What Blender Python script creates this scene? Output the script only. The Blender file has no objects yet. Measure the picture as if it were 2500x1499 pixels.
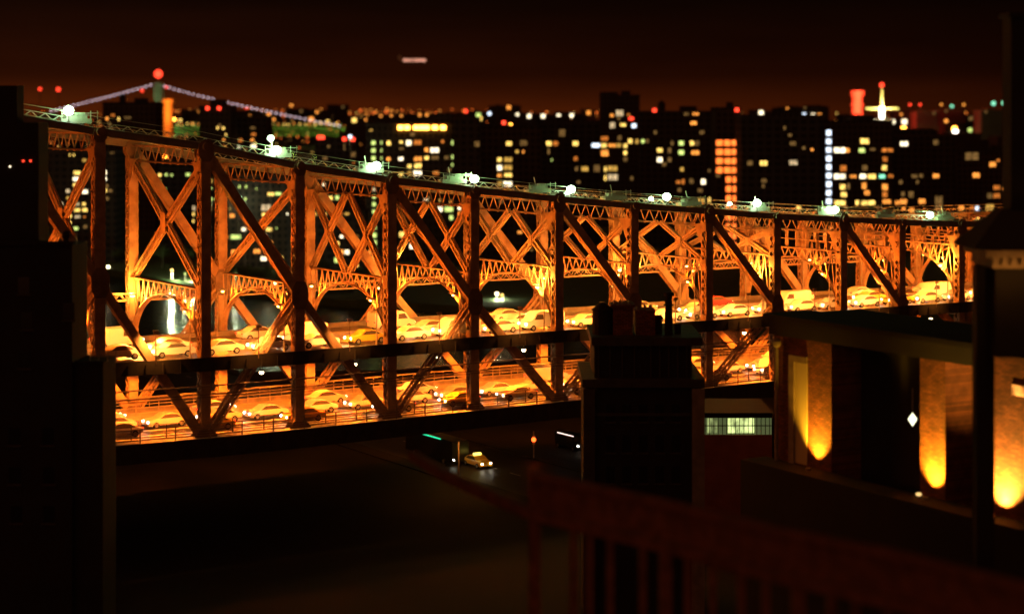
import bpy, math, random
from mathutils import Vector
random.seed(7)
S = bpy.context.scene
COL = S.collection
PI = math.pi
# ------------------------------------------------------------------ camera
F = 4600.0; YH = 275.0; HC = 66.0          # focal length and horizon in photo pixels, eye height above the river
cam_d = bpy.data.cameras.new('camera'); cam = bpy.data.objects.new('camera', cam_d); COL.objects.link(cam)
cam.location = (0, 0, HC); cam.rotation_euler = (PI/2, 0, 0)
cam_d.sensor_width = 36; cam_d.lens = F/2500*36; cam_d.shift_y = -(749.5-YH)/2500
cam_d.clip_start = 1; cam_d.clip_end = 30000
cam_d.dof.use_dof = True; cam_d.dof.focus_distance = 208; cam_d.dof.aperture_fstop = 0.12
S.camera = cam
S.view_settings.view_transform = 'Standard'; S.view_settings.look = 'None'
S.view_settings.exposure = 0; S.view_settings.gamma = 1
S.cycles.max_bounces = 4; S.cycles.sample_clamp_indirect = 3
# ------------------------------------------------------------------ night sky
w = bpy.data.worlds.new('World'); S.world = w; w.use_nodes = True
nt = w.node_tree; nt.nodes.clear()
tc = nt.nodes.new('ShaderNodeTexCoord'); sep = nt.nodes.new('ShaderNodeSeparateXYZ')
nt.links.new(tc.outputs['Generated'], sep.inputs[0])
ramp = nt.nodes.new('ShaderNodeValToRGB'); e = ramp.color_ramp.elements
e[0].position = 0.0; e[0].color = (.075, .0120, .0014, 1)
e[1].position = 0.40; e[1].color = (.0012, .0005, .0003, 1)
a = e.new(.008); a.color = (.052, .0086, .0012, 1)
a = e.new(.020); a.color = (.021, .0038, .0007, 1)
a = e.new(.040); a.color = (.0115, .0024, .0006, 1)
a = e.new(.060); a.color = (.0060, .0016, .0005, 1)
nt.links.new(sep.outputs['Z'], ramp.inputs[0])
# low cloud: horizontal veils of slightly different thickness, and the glow of the city stronger to the left
mp = nt.nodes.new('ShaderNodeMapping'); mp.inputs['Scale'].default_value = (5, 5, 42)
nz = nt.nodes.new('ShaderNodeTexNoise'); nz.inputs['Scale'].default_value = 1.5; nz.inputs['Detail'].default_value = 3
nt.links.new(tc.outputs['Generated'], mp.inputs[0]); nt.links.new(mp.outputs[0], nz.inputs['Vector'])
m1 = nt.nodes.new('ShaderNodeMapRange'); m1.inputs[1].default_value = .3; m1.inputs[2].default_value = .7
m1.inputs[3].default_value = .72; m1.inputs[4].default_value = 1.0
nt.links.new(nz.outputs[0], m1.inputs[0])
m2 = nt.nodes.new('ShaderNodeMapRange'); m2.inputs[1].default_value = -.25; m2.inputs[2].default_value = .25
m2.inputs[3].default_value = 1.25; m2.inputs[4].default_value = .5
nt.links.new(sep.outputs['X'], m2.inputs[0])
mu = nt.nodes.new('ShaderNodeMath'); mu.operation = 'MULTIPLY'
nt.links.new(m1.outputs[0], mu.inputs[0]); nt.links.new(m2.outputs[0], mu.inputs[1])
# the lit city behind the viewer: a brighter, browner sky on that side
m3 = nt.nodes.new('ShaderNodeMapRange'); m3.inputs[1].default_value = .1; m3.inputs[2].default_value = -.5; m3.inputs[3].default_value = 0; m3.inputs[4].default_value = 1
nt.links.new(sep.outputs['Y'], m3.inputs[0])
mxs = nt.nodes.new('ShaderNodeMix'); mxs.data_type = 'RGBA'; mxs.inputs[7].default_value = (.15, .042, .014, 1)
nt.links.new(m3.outputs[0], mxs.inputs[0]); nt.links.new(ramp.outputs[0], mxs.inputs[6])
bg = nt.nodes.new('ShaderNodeBackground'); out = nt.nodes.new('ShaderNodeOutputWorld')
nt.links.new(mxs.outputs[2], bg.inputs['Color']); nt.links.new(mu.outputs[0], bg.inputs['Strength'])
nt.links.new(bg.outputs[0], out.inputs['Surface'])

# ------------------------------------------------------------------ helpers
class MB:
    def __init__(s): s.v = []; s.f = []; s.m = []
    def quadbox(s, c8, mi=0):
        b = len(s.v); s.v += [tuple(p) for p in c8]
        for q in ((0,3,2,1),(4,5,6,7),(0,1,5,4),(1,2,6,5),(2,3,7,6),(3,0,4,7)):
            s.f.append(tuple(b+i for i in q)); s.m.append(mi)
    def box(s, x0, x1, y0, y1, z0, z1, mi=0):
        s.quadbox([(x0,y0,z0),(x1,y0,z0),(x1,y1,z0),(x0,y1,z0),(x0,y0,z1),(x1,y0,z1),(x1,y1,z1),(x0,y1,z1)], mi)
    def bar(s, p, q, a, b, w, h, mi=0):
        """bar from p to q; w along unit a, h along unit b"""
        p = Vector(p); q = Vector(q); a = Vector(a)*w/2; b = Vector(b)*h/2
        s.quadbox([p-a-b, p+a-b, p+a+b, p-a+b, q-a-b, q+a-b, q+a+b, q-a+b], mi)
    def rod(s, p, q, w, mi=0, side=None):
        p = Vector(p); q = Vector(q); d = (q-p).normalized()
        r = side if side is not None else (Vector((0,0,1)) if abs(d.z) < .9 else Vector((1,0,0)))
        a = d.cross(r).normalized(); b = d.cross(a).normalized()
        s.bar(p, q, a, b, w, w, mi)
    def cyl(s, p, q, r0, r1=None, n=12, mi=0):
        p = Vector(p); q = Vector(q); r1 = r0 if r1 is None else r1
        d = (q-p).normalized(); r = Vector((0,0,1)) if abs(d.z) < .9 else Vector((1,0,0))
        a = d.cross(r).normalized(); b = d.cross(a).normalized(); k = len(s.v)
        for c, rr in ((p, r0), (q, r1)):
            for i in range(n):
                t = 2*PI*i/n; s.v.append(tuple(c+a*math.cos(t)*rr+b*math.sin(t)*rr))
        for i in range(n):
            j = (i+1) % n; s.f.append((k+i, k+j, k+n+j, k+n+i)); s.m.append(mi)
        s.f.append(tuple(k+i for i in range(n))[::-1]); s.m.append(mi)
        s.f.append(tuple(k+n+i for i in range(n))); s.m.append(mi)
    def ball(s, c, r, n=10, sz=1.0, mi=0):
        k = len(s.v); rings = n//2
        for i in range(rings+1):
            t = PI*i/rings
            for j in range(n):
                u = 2*PI*j/n
                s.v.append((c[0]+r*math.sin(t)*math.cos(u), c[1]+r*math.sin(t)*math.sin(u), c[2]+r*sz*math.cos(t)))
        for i in range(rings):
            for j in range(n):
                s.f.append((k+i*n+j, k+(i+1)*n+j, k+(i+1)*n+(j+1)%n, k+i*n+(j+1)%n)); s.m.append(mi)
    def mesh(s, name, mats):
        me = bpy.data.meshes.new(name); me.from_pydata(s.v, [], s.f)
        for m in (mats if isinstance(mats, (list, tuple)) else [mats]): me.materials.append(m)
        if len(me.materials) > 1: me.polygons.foreach_set('material_index', s.m)
        me.update(); return me
    def build(s, name, mats, parent=None):
        o = bpy.data.objects.new(name, s.mesh(name, mats)); COL.objects.link(o)
        if parent: o.parent = parent
        return o
def put(name, me, parent=None, loc=(0,0,0), scale=(1,1,1), rz=0):
    o = bpy.data.objects.new(name, me); COL.objects.link(o); o.parent = parent
    o.location = loc; o.scale = scale; o.rotation_euler[2] = rz; return o
def thing(name, label, cat, loc=(0,0,0), rz=0, group=None):
    o = bpy.data.objects.new(name, None); COL.objects.link(o); o.location = loc; o.rotation_euler[2] = rz
    o.empty_display_size = .5; o['label'] = label; o['category'] = cat
    if group: o['group'] = group
    return o
def tag(o, label, cat, group=None):
    o['label'] = label; o['category'] = cat
    if group: o['group'] = group
    return o
def struct(o, kind='structure'): o['kind'] = kind; return o
def light(name, loc, col, power, r=.15, parent=None, typ='POINT', **kw):
    d = bpy.data.lights.new(name, typ); d.color = col; d.energy = power
    if typ in ('POINT', 'SPOT'): d.shadow_soft_size = r
    if typ == 'SPOT': d.spot_size = kw.get('angle', 1.2); d.spot_blend = kw.get('blend', .6)
    o = bpy.data.objects.new(name, d); COL.objects.link(o); o.parent = parent; o.location = loc
    if 'aim' in kw: o.rotation_euler = Vector(kw['aim']).to_track_quat('-Z', 'Y').to_euler()
    return o
def W(px, py, z):
    return Vector(((px-1250)/F*z, z, HC-(py-YH)/F*z))

# ------------------------------------------------------------------ materials
def mat(name, col, rough=.7, metal=0, col2=None, scale=1.0, bump=0, em=None, es=0):
    m = bpy.data.materials.new(name); m.use_nodes = True; n = m.node_tree; b = n.nodes['Principled BSDF']
    b.inputs['Base Color'].default_value = (*col, 1); b.inputs['Roughness'].default_value = rough
    b.inputs['Metallic'].default_value = metal
    if em: b.inputs['Emission Color'].default_value = (*em, 1); b.inputs['Emission Strength'].default_value = es
    if col2 or bump:
        t = n.nodes.new('ShaderNodeTexCoord'); z = n.nodes.new('ShaderNodeTexNoise')
        z.inputs['Scale'].default_value = scale; z.inputs['Detail'].default_value = 4
        n.links.new(t.outputs['Object'], z.inputs['Vector'])
        if col2:
            r = n.nodes.new('ShaderNodeValToRGB'); r.color_ramp.elements[0].position = .35; r.color_ramp.elements[1].position = .68
            r.color_ramp.elements[0].color = (*col, 1); r.color_ramp.elements[1].color = (*col2, 1)
            n.links.new(z.outputs[0], r.inputs[0]); n.links.new(r.outputs[0], b.inputs['Base Color'])
        if bump:
            u = n.nodes.new('ShaderNodeBump'); u.inputs['Strength'].default_value = bump
            n.links.new(z.outputs[0], u.inputs['Height']); n.links.new(u.outputs[0], b.inputs['Normal'])
    return m
def emit(name, col, st, vary=0, scale=1.2):
    m = bpy.data.materials.new(name); m.use_nodes = True; n = m.node_tree; n.nodes.clear()
    o = n.nodes.new('ShaderNodeOutputMaterial'); x = n.nodes.new('ShaderNodeEmission')
    x.inputs[0].default_value = (*col, 1); x.inputs[1].default_value = st
    n.links.new(x.outputs[0], o.inputs[0])
    if vary:   # curtains, lamps and furniture inside a lit room
        g = n.nodes.new('ShaderNodeNewGeometry'); mp_ = n.nodes.new('ShaderNodeMapping'); mp_.inputs['Scale'].default_value = (1.6, 1, .9)
        z = n.nodes.new('ShaderNodeTexNoise'); z.inputs['Scale'].default_value = scale; z.inputs['Detail'].default_value = 2
        r = n.nodes.new('ShaderNodeMapRange'); r.inputs[1].default_value = .33; r.inputs[2].default_value = .67
        r.inputs[3].default_value = st*(1-vary); r.inputs[4].default_value = st*(1+vary)
        n.links.new(g.outputs['Position'], mp_.inputs[0]); n.links.new(mp_.outputs[0], z.inputs['Vector'])
        n.links.new(z.outputs[0], r.inputs[0]); n.links.new(r.outputs[0], x.inputs[1])
    return m
M = {}
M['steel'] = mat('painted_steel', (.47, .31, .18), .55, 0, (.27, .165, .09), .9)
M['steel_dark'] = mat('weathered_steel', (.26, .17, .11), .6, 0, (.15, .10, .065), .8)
M['steel_top'] = mat('chord_steel', (.26, .235, .18), .5, 0, (.17, .15, .12), .8)
M['lacing'] = mat('lacing_steel', (.50, .34, .20), .5, 0, (.32, .20, .11), .8)
M['concrete'] = mat('deck_concrete', (.34, .31, .27), .75, 0, (.24, .22, .19), .7)
M['asphalt'] = mat('asphalt', (.07, .065, .06), .55, 0, (.11, .10, .09), 1.5)
M['paint_line'] = mat('road_paint', (.75, .73, .65), .6)
M['rail'] = mat('rail_steel', (.30, .25, .20), .45, .2)
M['white_metal'] = mat('pale_platform_metal', (.62, .62, .55), .5)
M['wall'] = []
for i, c in enumerate([(.055,.045,.04),(.07,.05,.04),(.045,.045,.05),(.06,.055,.05)]):
    M['wall'].append(mat('apartment_wall_%d' % i, c, .85, 0, tuple(x*.7 for x in c), .08))
def facade(m, ww, wh):
    # rows of unlit windows as part of the wall's own pattern
    n = m.node_tree; b = n.nodes['Principled BSDF']; src = b.inputs['Base Color'].links[0].from_socket
    t = n.nodes.new('ShaderNodeTexCoord'); mp_ = n.nodes.new('ShaderNodeMapping'); mp_.inputs['Rotation'].default_value = (PI/2, 0, 0)
    br = n.nodes.new('ShaderNodeTexBrick'); br.offset = 0; br.inputs['Scale'].default_value = 1; br.inputs['Mortar Size'].default_value = .62
    br.inputs['Mortar Smooth'].default_value = 0; br.inputs['Brick Width'].default_value = ww; br.inputs['Row Height'].default_value = wh
    n.links.new(t.outputs['Object'], mp_.inputs[0]); n.links.new(mp_.outputs[0], br.inputs['Vector'])
    mx = n.nodes.new('ShaderNodeMix'); mx.data_type = 'RGBA'; mx.inputs[6].default_value = (.008, .008, .009, 1)
    n.links.new(br.outputs['Fac'], mx.inputs[0]); n.links.new(src, mx.inputs[7]); n.links.new(mx.outputs[2], b.inputs['Base Color'])
for i_, m_ in enumerate(M['wall']): facade(m_, (3.1, 2.7, 3.6, 2.4)[i_], 2.9)
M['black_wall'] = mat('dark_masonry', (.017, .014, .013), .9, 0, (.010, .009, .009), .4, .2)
M['car_glass'] = mat('car_glass', (.10, .08, .06), .12)
M['glass_dark'] = mat('unlit_glass', (.012, .013, .015), .15)
M['roof'] = mat('roof_felt', (.03, .03, .03), .9)
M['stone'] = mat('weathered_stone', (.26, .21, .16), .8, 0, (.17, .135, .10), 1.2, .3)
M['ground'] = mat('city_ground', (.02, .018, .017), .9, 0, (.012, .012, .011), .05)
M['leaf'] = mat('leaf_green', (.05, .10, .03), .7, 0, (.09, .13, .04), 2)
M['bark'] = mat('bark', (.06, .045, .03), .9)
M['rubber'] = mat('tyre_rubber', (.02, .02, .02), .8)
M['grass'] = mat('mown_grass', (.05, .10, .03), .9, 0, (.08, .13, .04), .3)
M['pale_wall'] = mat('pale_park_wall', (.45, .48, .36), .8)
M['shade_dark'] = mat('shade_dark_surface', (.05, .04, .03), .8, 0, (.03, .025, .02), 1, .3)  # near-black colour puts shade into girders, bottom chords, cornice, sills and trim
# brick
def brick_mat():
    m = bpy.data.materials.new('old_brick'); m.use_nodes = True; n = m.node_tree; b = n.nodes['Principled BSDF']
    t = n.nodes.new('ShaderNodeTexCoord'); mp_ = n.nodes.new('ShaderNodeMapping'); mp_.inputs['Rotation'].default_value = (PI/2, 0, 0)
    br = n.nodes.new('ShaderNodeTexBrick'); br.inputs['Scale'].default_value = 1
    br.inputs['Color1'].default_value = (.30, .085, .04, 1); br.inputs['Color2'].default_value = (.15, .045, .025, 1)
    br.inputs['Mortar'].default_value = (.05, .03, .02, 1); br.inputs['Mortar Size'].default_value = .022
    br.inputs['Brick Width'].default_value = .48; br.inputs['Row Height'].default_value = .17
    nz_ = n.nodes.new('ShaderNodeTexNoise'); nz_.inputs['Scale'].default_value = 1.1; nz_.inputs['Detail'].default_value = 5
    mx = n.nodes.new('ShaderNodeMix'); mx.data_type = 'RGBA'; mx.blend_type = 'MULTIPLY'; mx.inputs[0].default_value = .75
    r = n.nodes.new('ShaderNodeValToRGB'); r.color_ramp.elements[0].position = .35; r.color_ramp.elements[0].color = (.45,.45,.45,1); r.color_ramp.elements[1].position = .65
    n.links.new(t.outputs['Object'], mp_.inputs[0]); n.links.new(mp_.outputs[0], br.inputs['Vector'])
    n.links.new(t.outputs['Object'], nz_.inputs['Vector']); n.links.new(nz_.outputs[0], r.inputs[0])
    n.links.new(br.outputs['Color'], mx.inputs[6]); n.links.new(r.outputs[0], mx.inputs[7]); n.links.new(mx.outputs[2], b.inputs['Base Color'])
    bu = n.nodes.new('ShaderNodeBump'); bu.inputs['Strength'].default_value = .9; n.links.new(br.outputs['Fac'], bu.inputs['Height']); bu.invert = True
    n.links.new(bu.outputs[0], b.inputs['Normal']); b.inputs['Roughness'].default_value = .85
    return m
M['brick'] = brick_mat()
EM = {'Y': emit('window_warm', (1, .62, .13), 2.3, .75), 'W': emit('window_cream', (1, .82, .52), 3.0, .6), 'G': emit('window_yellow_green', (.80, 1, .25), 1.3, .4),
      'O': emit('window_orange', (1, .33, .05), 1.9, .7), 'R': emit('light_red', (1, .05, .02), 3.5, 0), 'D': emit('window_dim', (.8, .42, .12), .28, .8),
      'B': emit('window_cold', (.75, .85, 1), 2.4, .4), 'T': emit('window_teal', (.3, 1, .6), 1.6, .3),
      'F': emit('flood_orange', (1, .36, .04), 16, 0), 'C': emit('bulb_white_green', (.66, 1, .62), 16, 0), 'K': emit('bulb_warm', (1, .75, .4), 16, 0),
      'S': emit('bulb_sodium', (1, .5, .12), 16, 0), 'P': emit('cable_bead', (1, .72, .82), 4.0, 0), 'H': emit('headlamp', (1, .93, .75), 26, 0),
      'L': emit('tail_lamp', (1, .03, .01), 7, 0), 'N': emit('bus_window', (1, .55, .85), 2.2, .25), 'Q': emit('streak_green', (.03, .8, .35), 1.3, 0),
      'X': emit('flood_white', (1, .85, .7), 9, 0), 'E': emit('window_red_orange', (1, .17, .025), 2.6, .5), 'V': emit('taxi_sign', (1, .75, .12), 3, 0)}
SOD = (1, .175, .010)

# ------------------------------------------------------------------ the big bridge
al = math.radians(34.15)
U = Vector((math.cos(al), math.sin(al), 0)); N = Vector((-math.sin(al), math.cos(al), 0)); Z = Vector((0, 0, 1))
P0 = Vector((-39.6, 183.0, 0)); D = 18.3
NEARX = [254,512,741,966,1168,1374,1558,1740,1906,2068,2211,2356]
def s_of(px):
    r = (px-14-1250)/F     # centre of the post
    return (r*P0.y-P0.x)/(U.x-r*U.y)
SK = {k: s_of(x) for k, x in enumerate(NEARX)}
Lp = (SK[11]-SK[0])/11
for k in range(-1, -5, -1): SK[k] = SK[k+1]-Lp*1.03
for k in (12, 13, 14, 15): SK[k] = SK[k-1]+Lp
KS = list(range(-3, 15))
def pt(s, c, z): q = P0+U*s+N*c; return Vector((q.x, q.y, z))
def zat(k, y): return HC-(y-YH)/F*pt(SK[k], 0, 0).y
YT = [327,363,410,444,468,490,506,519,532,539,546,551]
YU = [888,873,857,839,823,807,795,782,769,758,747,738]
ZT = {k: zat(k, y)+.15 for k, y in enumerate(YT)}; ZU = {k: zat(k, y) for k, y in enumerate(YU)}
for k in (-1, -2, -3, -4): ZT[k] = ZT[k+1]+1.9; ZU[k] = ZU[k+1]+.05
for k in (12, 13, 14, 15): ZT[k] = ZT[k-1]-.1; ZU[k] = ZU[k-1]-.05
ZM = {k: zat(k, y) for k, y in {0: 690, 2: 720, 4: 736, 6: 745, 8: 748, 10: 748}.items()}
ZM[-2] = ZM[0]+1; ZM[12] = ZM[10]; ZM[14] = ZM[10]
LD = 7.75                                            # lower roadway below the upper one
ZL = {k: ZU[k]-LD for k in ZU}
def lerp(dic, s):
    ks = sorted(SK)
    for a_, b_ in zip(ks, ks[1:]):
        if s <= SK[b_] or b_ == ks[-1]:
            t = (s-SK[a_])/(SK[b_]-SK[a_]); return dic[a_]*(1-t)+dic[b_]*t
BR = thing('steel_truss_bridge', 'two-deck steel truss bridge with sodium-lit lattice posts, crossing the whole picture', 'bridge')
def bpart(mb, name, m, par=None): return mb.build(name, m, par or BR)

def lattice(mb, p, q, a, b, w, h, bar=.13, lace=.09, pitch=None, faces=('a',)):
    """laced strut: four corner bars, zigzag lacing on the faces whose normal is a and/or b"""
    p = Vector(p); q = Vector(q); d = q-p; Ln = d.length; d.normalize(); a = Vector(a); b = Vector(b)
    for i in (-1, 1):
        for j in (-1, 1):
            o = a*(i*w/2)+b*(j*h/2); mb.bar(p+o, q+o, a, b, bar, bar*1.3)
    for fc in faces:
        n_, t_, wn, wt = (a, b, w, h) if fc == 'a' else (b, a, h, w)
        pc = pitch or wt; n = max(2, round(Ln/pc)); st = Ln/n
        for sg in (-1, 1):
            for i in range(n):
                x0 = p+d*(i*st)+n_*(sg*wn/2); x1 = p+d*((i+1)*st)+n_*(sg*wn/2); f = 1 if i % 2 else -1
                mb.rod(x0+t_*(f*wt/2), x1-t_*(f*wt/2), lace, side=n_)
def post(k, c, far):
    mb = MB(); s = SK[k]; z0 = ZL[k]-2.2; z1 = ZT[k]+.35; wu, wc = 1.05, .95
    for sg in (-1, 1):                             # web plates facing across the bridge
        b0 = pt(s, c+sg*wc/2, z0); b1 = pt(s, c+sg*wc/2, z1)
        mb.bar(b0, b1, U, N, wu, .05)
        for t in (-1, 1):                          # flange angles
            mb.bar(b0+U*(t*(wu/2-.04))-N*(sg*.13), b1+U*(t*(wu/2-.04))-N*(sg*.13), U, N, .06, .23)
    zz = z0
    while zz < z1-.9:
        for t in (-1, 1):
            e_ = U*(t*(wu/2+.02))
            mb.rod(pt(s, c-wc/2+.1, zz)+e_, pt(s, c+wc/2-.1, zz+.85)+e_, .14, side=U)
            mb.rod(pt(s, c+wc/2-.1, zz)+e_, pt(s, c-wc/2+.1, zz+.85)+e_, .125, side=U)
        zz += .92
    for zc, hh in ((ZU[k]+6.6, 1.3), (ZU[k]+.2, .9), (ZT[k]-1.9, 1.0), (ZU[k]+.5*(ZT[k]-ZU[k])+2, .4)):
        for t in (-1, 1): mb.bar(pt(s, c, zc-hh/2)+U*(t*(wu/2+.05)), pt(s, c, zc+hh/2)+U*(t*(wu/2+.05)), U, N, .04, wc-.02)
    o = bpart(mb, 'post', M['steel'])
    tops = [(ZT[k]-.35, .82, 1.1)] if k % 2 else [(ZT[k]-.25, .7, .7)]
    if k % 2 == 0: tops.append((ZM[k], .95, 1.45))
    tops.append((ZL[k]-.6, 1.2, 1.3))
    for zc, r_, h_ in tops:
        for sg in (-1, 1):
            g = MB(); cc = c+sg*(wc/2+.06); ring = [(-r_, -h_*.45), (-r_*.55, -h_), (r_*.55, -h_), (r_, -h_*.45), (r_, h_*.45), (r_*.5, h_), (-r_*.5, h_), (-r_, h_*.45)]
            b_ = len(g.v)
            for dn in (-.03, .03):
                for x, y in ring: g.v.append(tuple(pt(s+x, cc+dn, zc+y)))
            n = len(ring); g.f.append(tuple(b_+i for i in range(n))); g.f.append(tuple(b_+n+i for i in range(n))[::-1]); g.m += [0, 0]
            for i in range(n): g.f.append((b_+i, b_+(i+1) % n, b_+n+(i+1) % n, b_+n+i)); g.m.append(0)
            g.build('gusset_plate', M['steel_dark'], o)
    sg = -1 if c == 0 else 1
    g = MB(); g.cyl(pt(s, c+sg*(wc/2), ZT[k]+.05), pt(s, c+sg*(wc/2+.28), ZT[k]+.05), .42, n=14); g.build('pin', M['steel_dark'], o)
for k in KS:
    post(k, 0, False); post(k, D, True)
def beam_solid(p, q, w=.85, h=.8, ridges=True):
    mb = MB(); d = (q-p).normalized(); b = d.cross(N).normalized()
    mb.bar(p, q, N, b, w-.12, h)
    for sg in (-1, 1):                             # raised flanges and rivet ribs on the plates
        mb.bar(p+N*sg*w/2, q+N*sg*w/2, N, b, .06, h+.14)
        if ridges:
            for t in (-.3, 0, .3): mb.bar(p+N*t*w-b*sg*(h/2+.02), q+N*t*w-b*sg*(h/2+.02), N, b, .07, .05)
    return mb
for c in (0, D):
    for k in KS:
        if k % 2 and k+2 in ZT:                    # main diagonals run over two panels
            if k+2 > 15: continue
            p = pt(SK[k], c, ZT[k]-.3); q = pt(SK[k+1], c, ZM.get(k+1, ZM[10])); r = pt(SK[k+2], c, ZL[k+2]-.5)
            bpart(beam_solid(p, q), 'diagonal', M['steel'])
            bpart(beam_solid(q, r, .8, .7), 'diagonal', M['steel'])
            d = (pt(SK[k], c, ZL[k]-.5)-q).normalized(); b = d.cross(N).normalized(); mb = MB()
            lattice(mb, q, pt(SK[k], c, ZL[k]-.5), N, b, .75, .62, faces=('a', 'b'), bar=.16, lace=.10)
            bpart(mb, 'sub_diagonal', M['lacing'])
    for k in KS[:-1]:
        p = pt(SK[k], c, ZT[k]); q = pt(SK[k+1], c, ZT[k+1])
        mb = MB(); d = (q-p).normalized(); b = d.cross(N).normalized()
        mb.bar(p, q, N, b, .8, .62); mb.bar(p+Z*.36, q+Z*.36, N, b, 1.0, .05); mb.bar(p-Z*.33, q-Z*.33, N, b, .94, .04)
        bpart(mb, 'top_chord', M['steel_top'])
        # lower chord box
        p = pt(SK[k], c, ZL[k]-1.0); q = pt(SK[k+1], c, ZL[k+1]-1.0); mb = MB(); mb.bar(p, q, N, Z, .8, 1.0)
        bpart(mb, 'bottom_chord', M['shade_dark'])
    # inspection walkway on the chord: low laced parapet and hand lines
    mb = MB()
    cc = c+(.75 if c == 0 else -.75)
    for k in KS[:-1]:
        p = pt(SK[k], cc, ZT[k]+.45); q = pt(SK[k+1], cc, ZT[k+1]+.45)
        mb.bar(p, q, N, Z, .6, .05); mb.rod(p+Z*.55+N*.3, q+Z*.55+N*.3, .06); mb.rod(p+Z*1.05-N*.3, q+Z*1.05-N*.3, .04)
        n = 8
        for i in range(n):
            a_ = p.lerp(q, i/n)+N*.3; b_ = p.lerp(q, (i+1)/n)+N*.3; m_ = a_.lerp(b_, .5)
            mb.rod(a_, m_+Z*.55, .07); mb.rod(m_+Z*.55, b_, .07)
    bpart(mb, 'inspection_walkway', M['white_metal'])
# frames across the bridge at every post pair
for k in KS:
    s = SK[k]; c0, c1 = .5, D-.5; zt = ZT[k]-.15; zb = ZT[k]-1.75; za = ZU[k]+6.65+.08*max(0, k)
    mb = MB()
    for t in (0,):                                 # laced plane of the top girder
        for zz, hh in ((zt, .14), (zb, .16)): mb.bar(pt(s+t, c0, zz), pt(s+t, c1, zz), U, Z, .1, hh)
        n = 9; st = (c1-c0)/n
        for i in range(n):
            a_ = pt(s+t, c0+i*st, zb); b_ = pt(s+t, c0+(i+.5)*st, zt); d_ = pt(s+t, c0+(i+1)*st, zb)
            mb.rod(a_, b_, .1, side=U); mb.rod(b_, d_, .1, side=U)
            mb.bar(d_-N*.2, d_+N*.2, U, Z, .06, .4)
    mb.bar(pt(s, c0, zb-.07), pt(s, c1, zb-.07), U, Z, .6, .05); mb.bar(pt(s, c0, zt+.09), pt(s, c1, zt+.09), U, Z, .6, .05)
    for cc, sg in ((c0, 1), (c1, -1)):             # corner brackets
        for t in (-.42, .42):
            b_ = len(mb.v)
            for dt in (-.03, .03):
                for x, y in ((0, .2), (1.7, .2), (1.1, -.2), (.35, -1.9), (0, -2.2)): mb.v.append(tuple(pt(s+t+dt, cc+sg*x, zb+y)))
            mb.f += [(b_, b_+1, b_+2, b_+3, b_+4), (b_+9, b_+8, b_+7, b_+6, b_+5)]; mb.m += [0, 0]
            for i in range(5): mb.f.append((b_+i, b_+(i+1) % 5, b_+5+(i+1) % 5, b_+5+i)); mb.m.append(0)
    bpart(mb, 'sway_girder', M['steel'])
    # cross bracing between top girder and portal
    H = zb-za
    def xl(ca, zA, cb, zB, wd):
        mb = MB(); p = pt(s, ca, zA); q = pt(s, cb, zB); d = (q-p).normalized(); b = d.cross(U).normalized()
        lattice(mb, p, q, U, b, .3, wd*.9, faces=('a',), bar=.17, lace=.09)
        bpart(mb, 'sway_brace', M['lacing'])
    def hub(ca, zA, r_=.9):
        mb = MB()
        for t in (-.42, .42): mb.bar(pt(s+t, ca, zA-r_), pt(s+t, ca, zA+r_), U, N, .05, r_*1.1)
        bpart(mb, 'brace_plate', M['steel'])
    if H > 9.6:
        m_ = (c0+c1)/2; zc = (zb+za)/2
        for sg in (-1, 1):
            xl(m_, zc, m_+sg*(D/2-1.0), zb-.6, .8); xl(m_, zc, m_+sg*(D/2-1.0), za+.4, .8)
        hub(m_, zc, 1.1)
    elif H > 2.6:
        wd = .6 if H > 6 else .4; m_ = (c0+c1)/2
        for x0, x1 in ((c0+.3, m_-.4), (m_+.4, c1-.3)):
            xm = (x0+x1)/2; zc = (zb+za)/2
            for xx in (x0, x1): xl(xm, zc, xx, zb, wd); xl(xm, zc, xx, za, wd)
            hub(xm, zc, .5)
    else:
        mb = MB(); n = 9
        for i in range(1, n):
            x = c0+(c1-c0)*i/n; mb.bar(pt(s, x, za), pt(s, x, zb), U, N, .5, .12)
        mb.bar(pt(s, c0, (za+zb)/2), pt(s, c1, (za+zb)/2), U, Z, .3, .1)
        if H > .3: bpart(mb, 'sway_brace', M['lacing'])
    # portal arch over the roadway
    mb = MB(); mid = D/2; a_ = D/2-.65; zs = ZU[k]+.3; rise = za-1.15-zs
    def arch(x): return zs+rise*max(0, 1-abs((x-mid)/a_)**1.95)**(1/1.95)
    for t in (0,):
        mb.bar(pt(s+t, c0, za), pt(s+t, c1, za), U, Z, .1, .17)
        xs = [mid-a_*math.cos(PI*i/40) for i in range(41)]
        for x, y in zip(xs, xs[1:]): mb.bar(pt(s+t, x, arch(x)), pt(s+t, y, arch(y)), U, (pt(s, y, arch(y))-pt(s, x, arch(x))).normalized().cross(U), .1, .2)
        n = 13; st = (c1-c0)/n
        for i in range(n):
            x0 = c0+i*st; xm_ = x0+st/2; x1 = x0+st
            def zz_(x): return arch(min(max(x, mid-a_+.02), mid+a_-.02))
            mb.rod(pt(s+t, x0, za), pt(s+t, xm_, zz_(xm_)), .12, side=U); mb.rod(pt(s+t, xm_, zz_(xm_)), pt(s+t, x1, za), .12, side=U)
    xs = [mid-a_*math.cos(PI*i/28) for i in range(29)]
    for x, y in zip(xs, xs[1:]): mb.bar(pt(s, x, arch(x)), pt(s, y, arch(y)), U, (pt(s, y, arch(y))-pt(s, x, arch(x))).normalized().cross(U), .7, .05)
    mb.bar(pt(s, c0, za+.09), pt(s, c1, za+.09), U, Z, .84, .05)
    bpart(mb, 'portal_arch', M['steel'])
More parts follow.
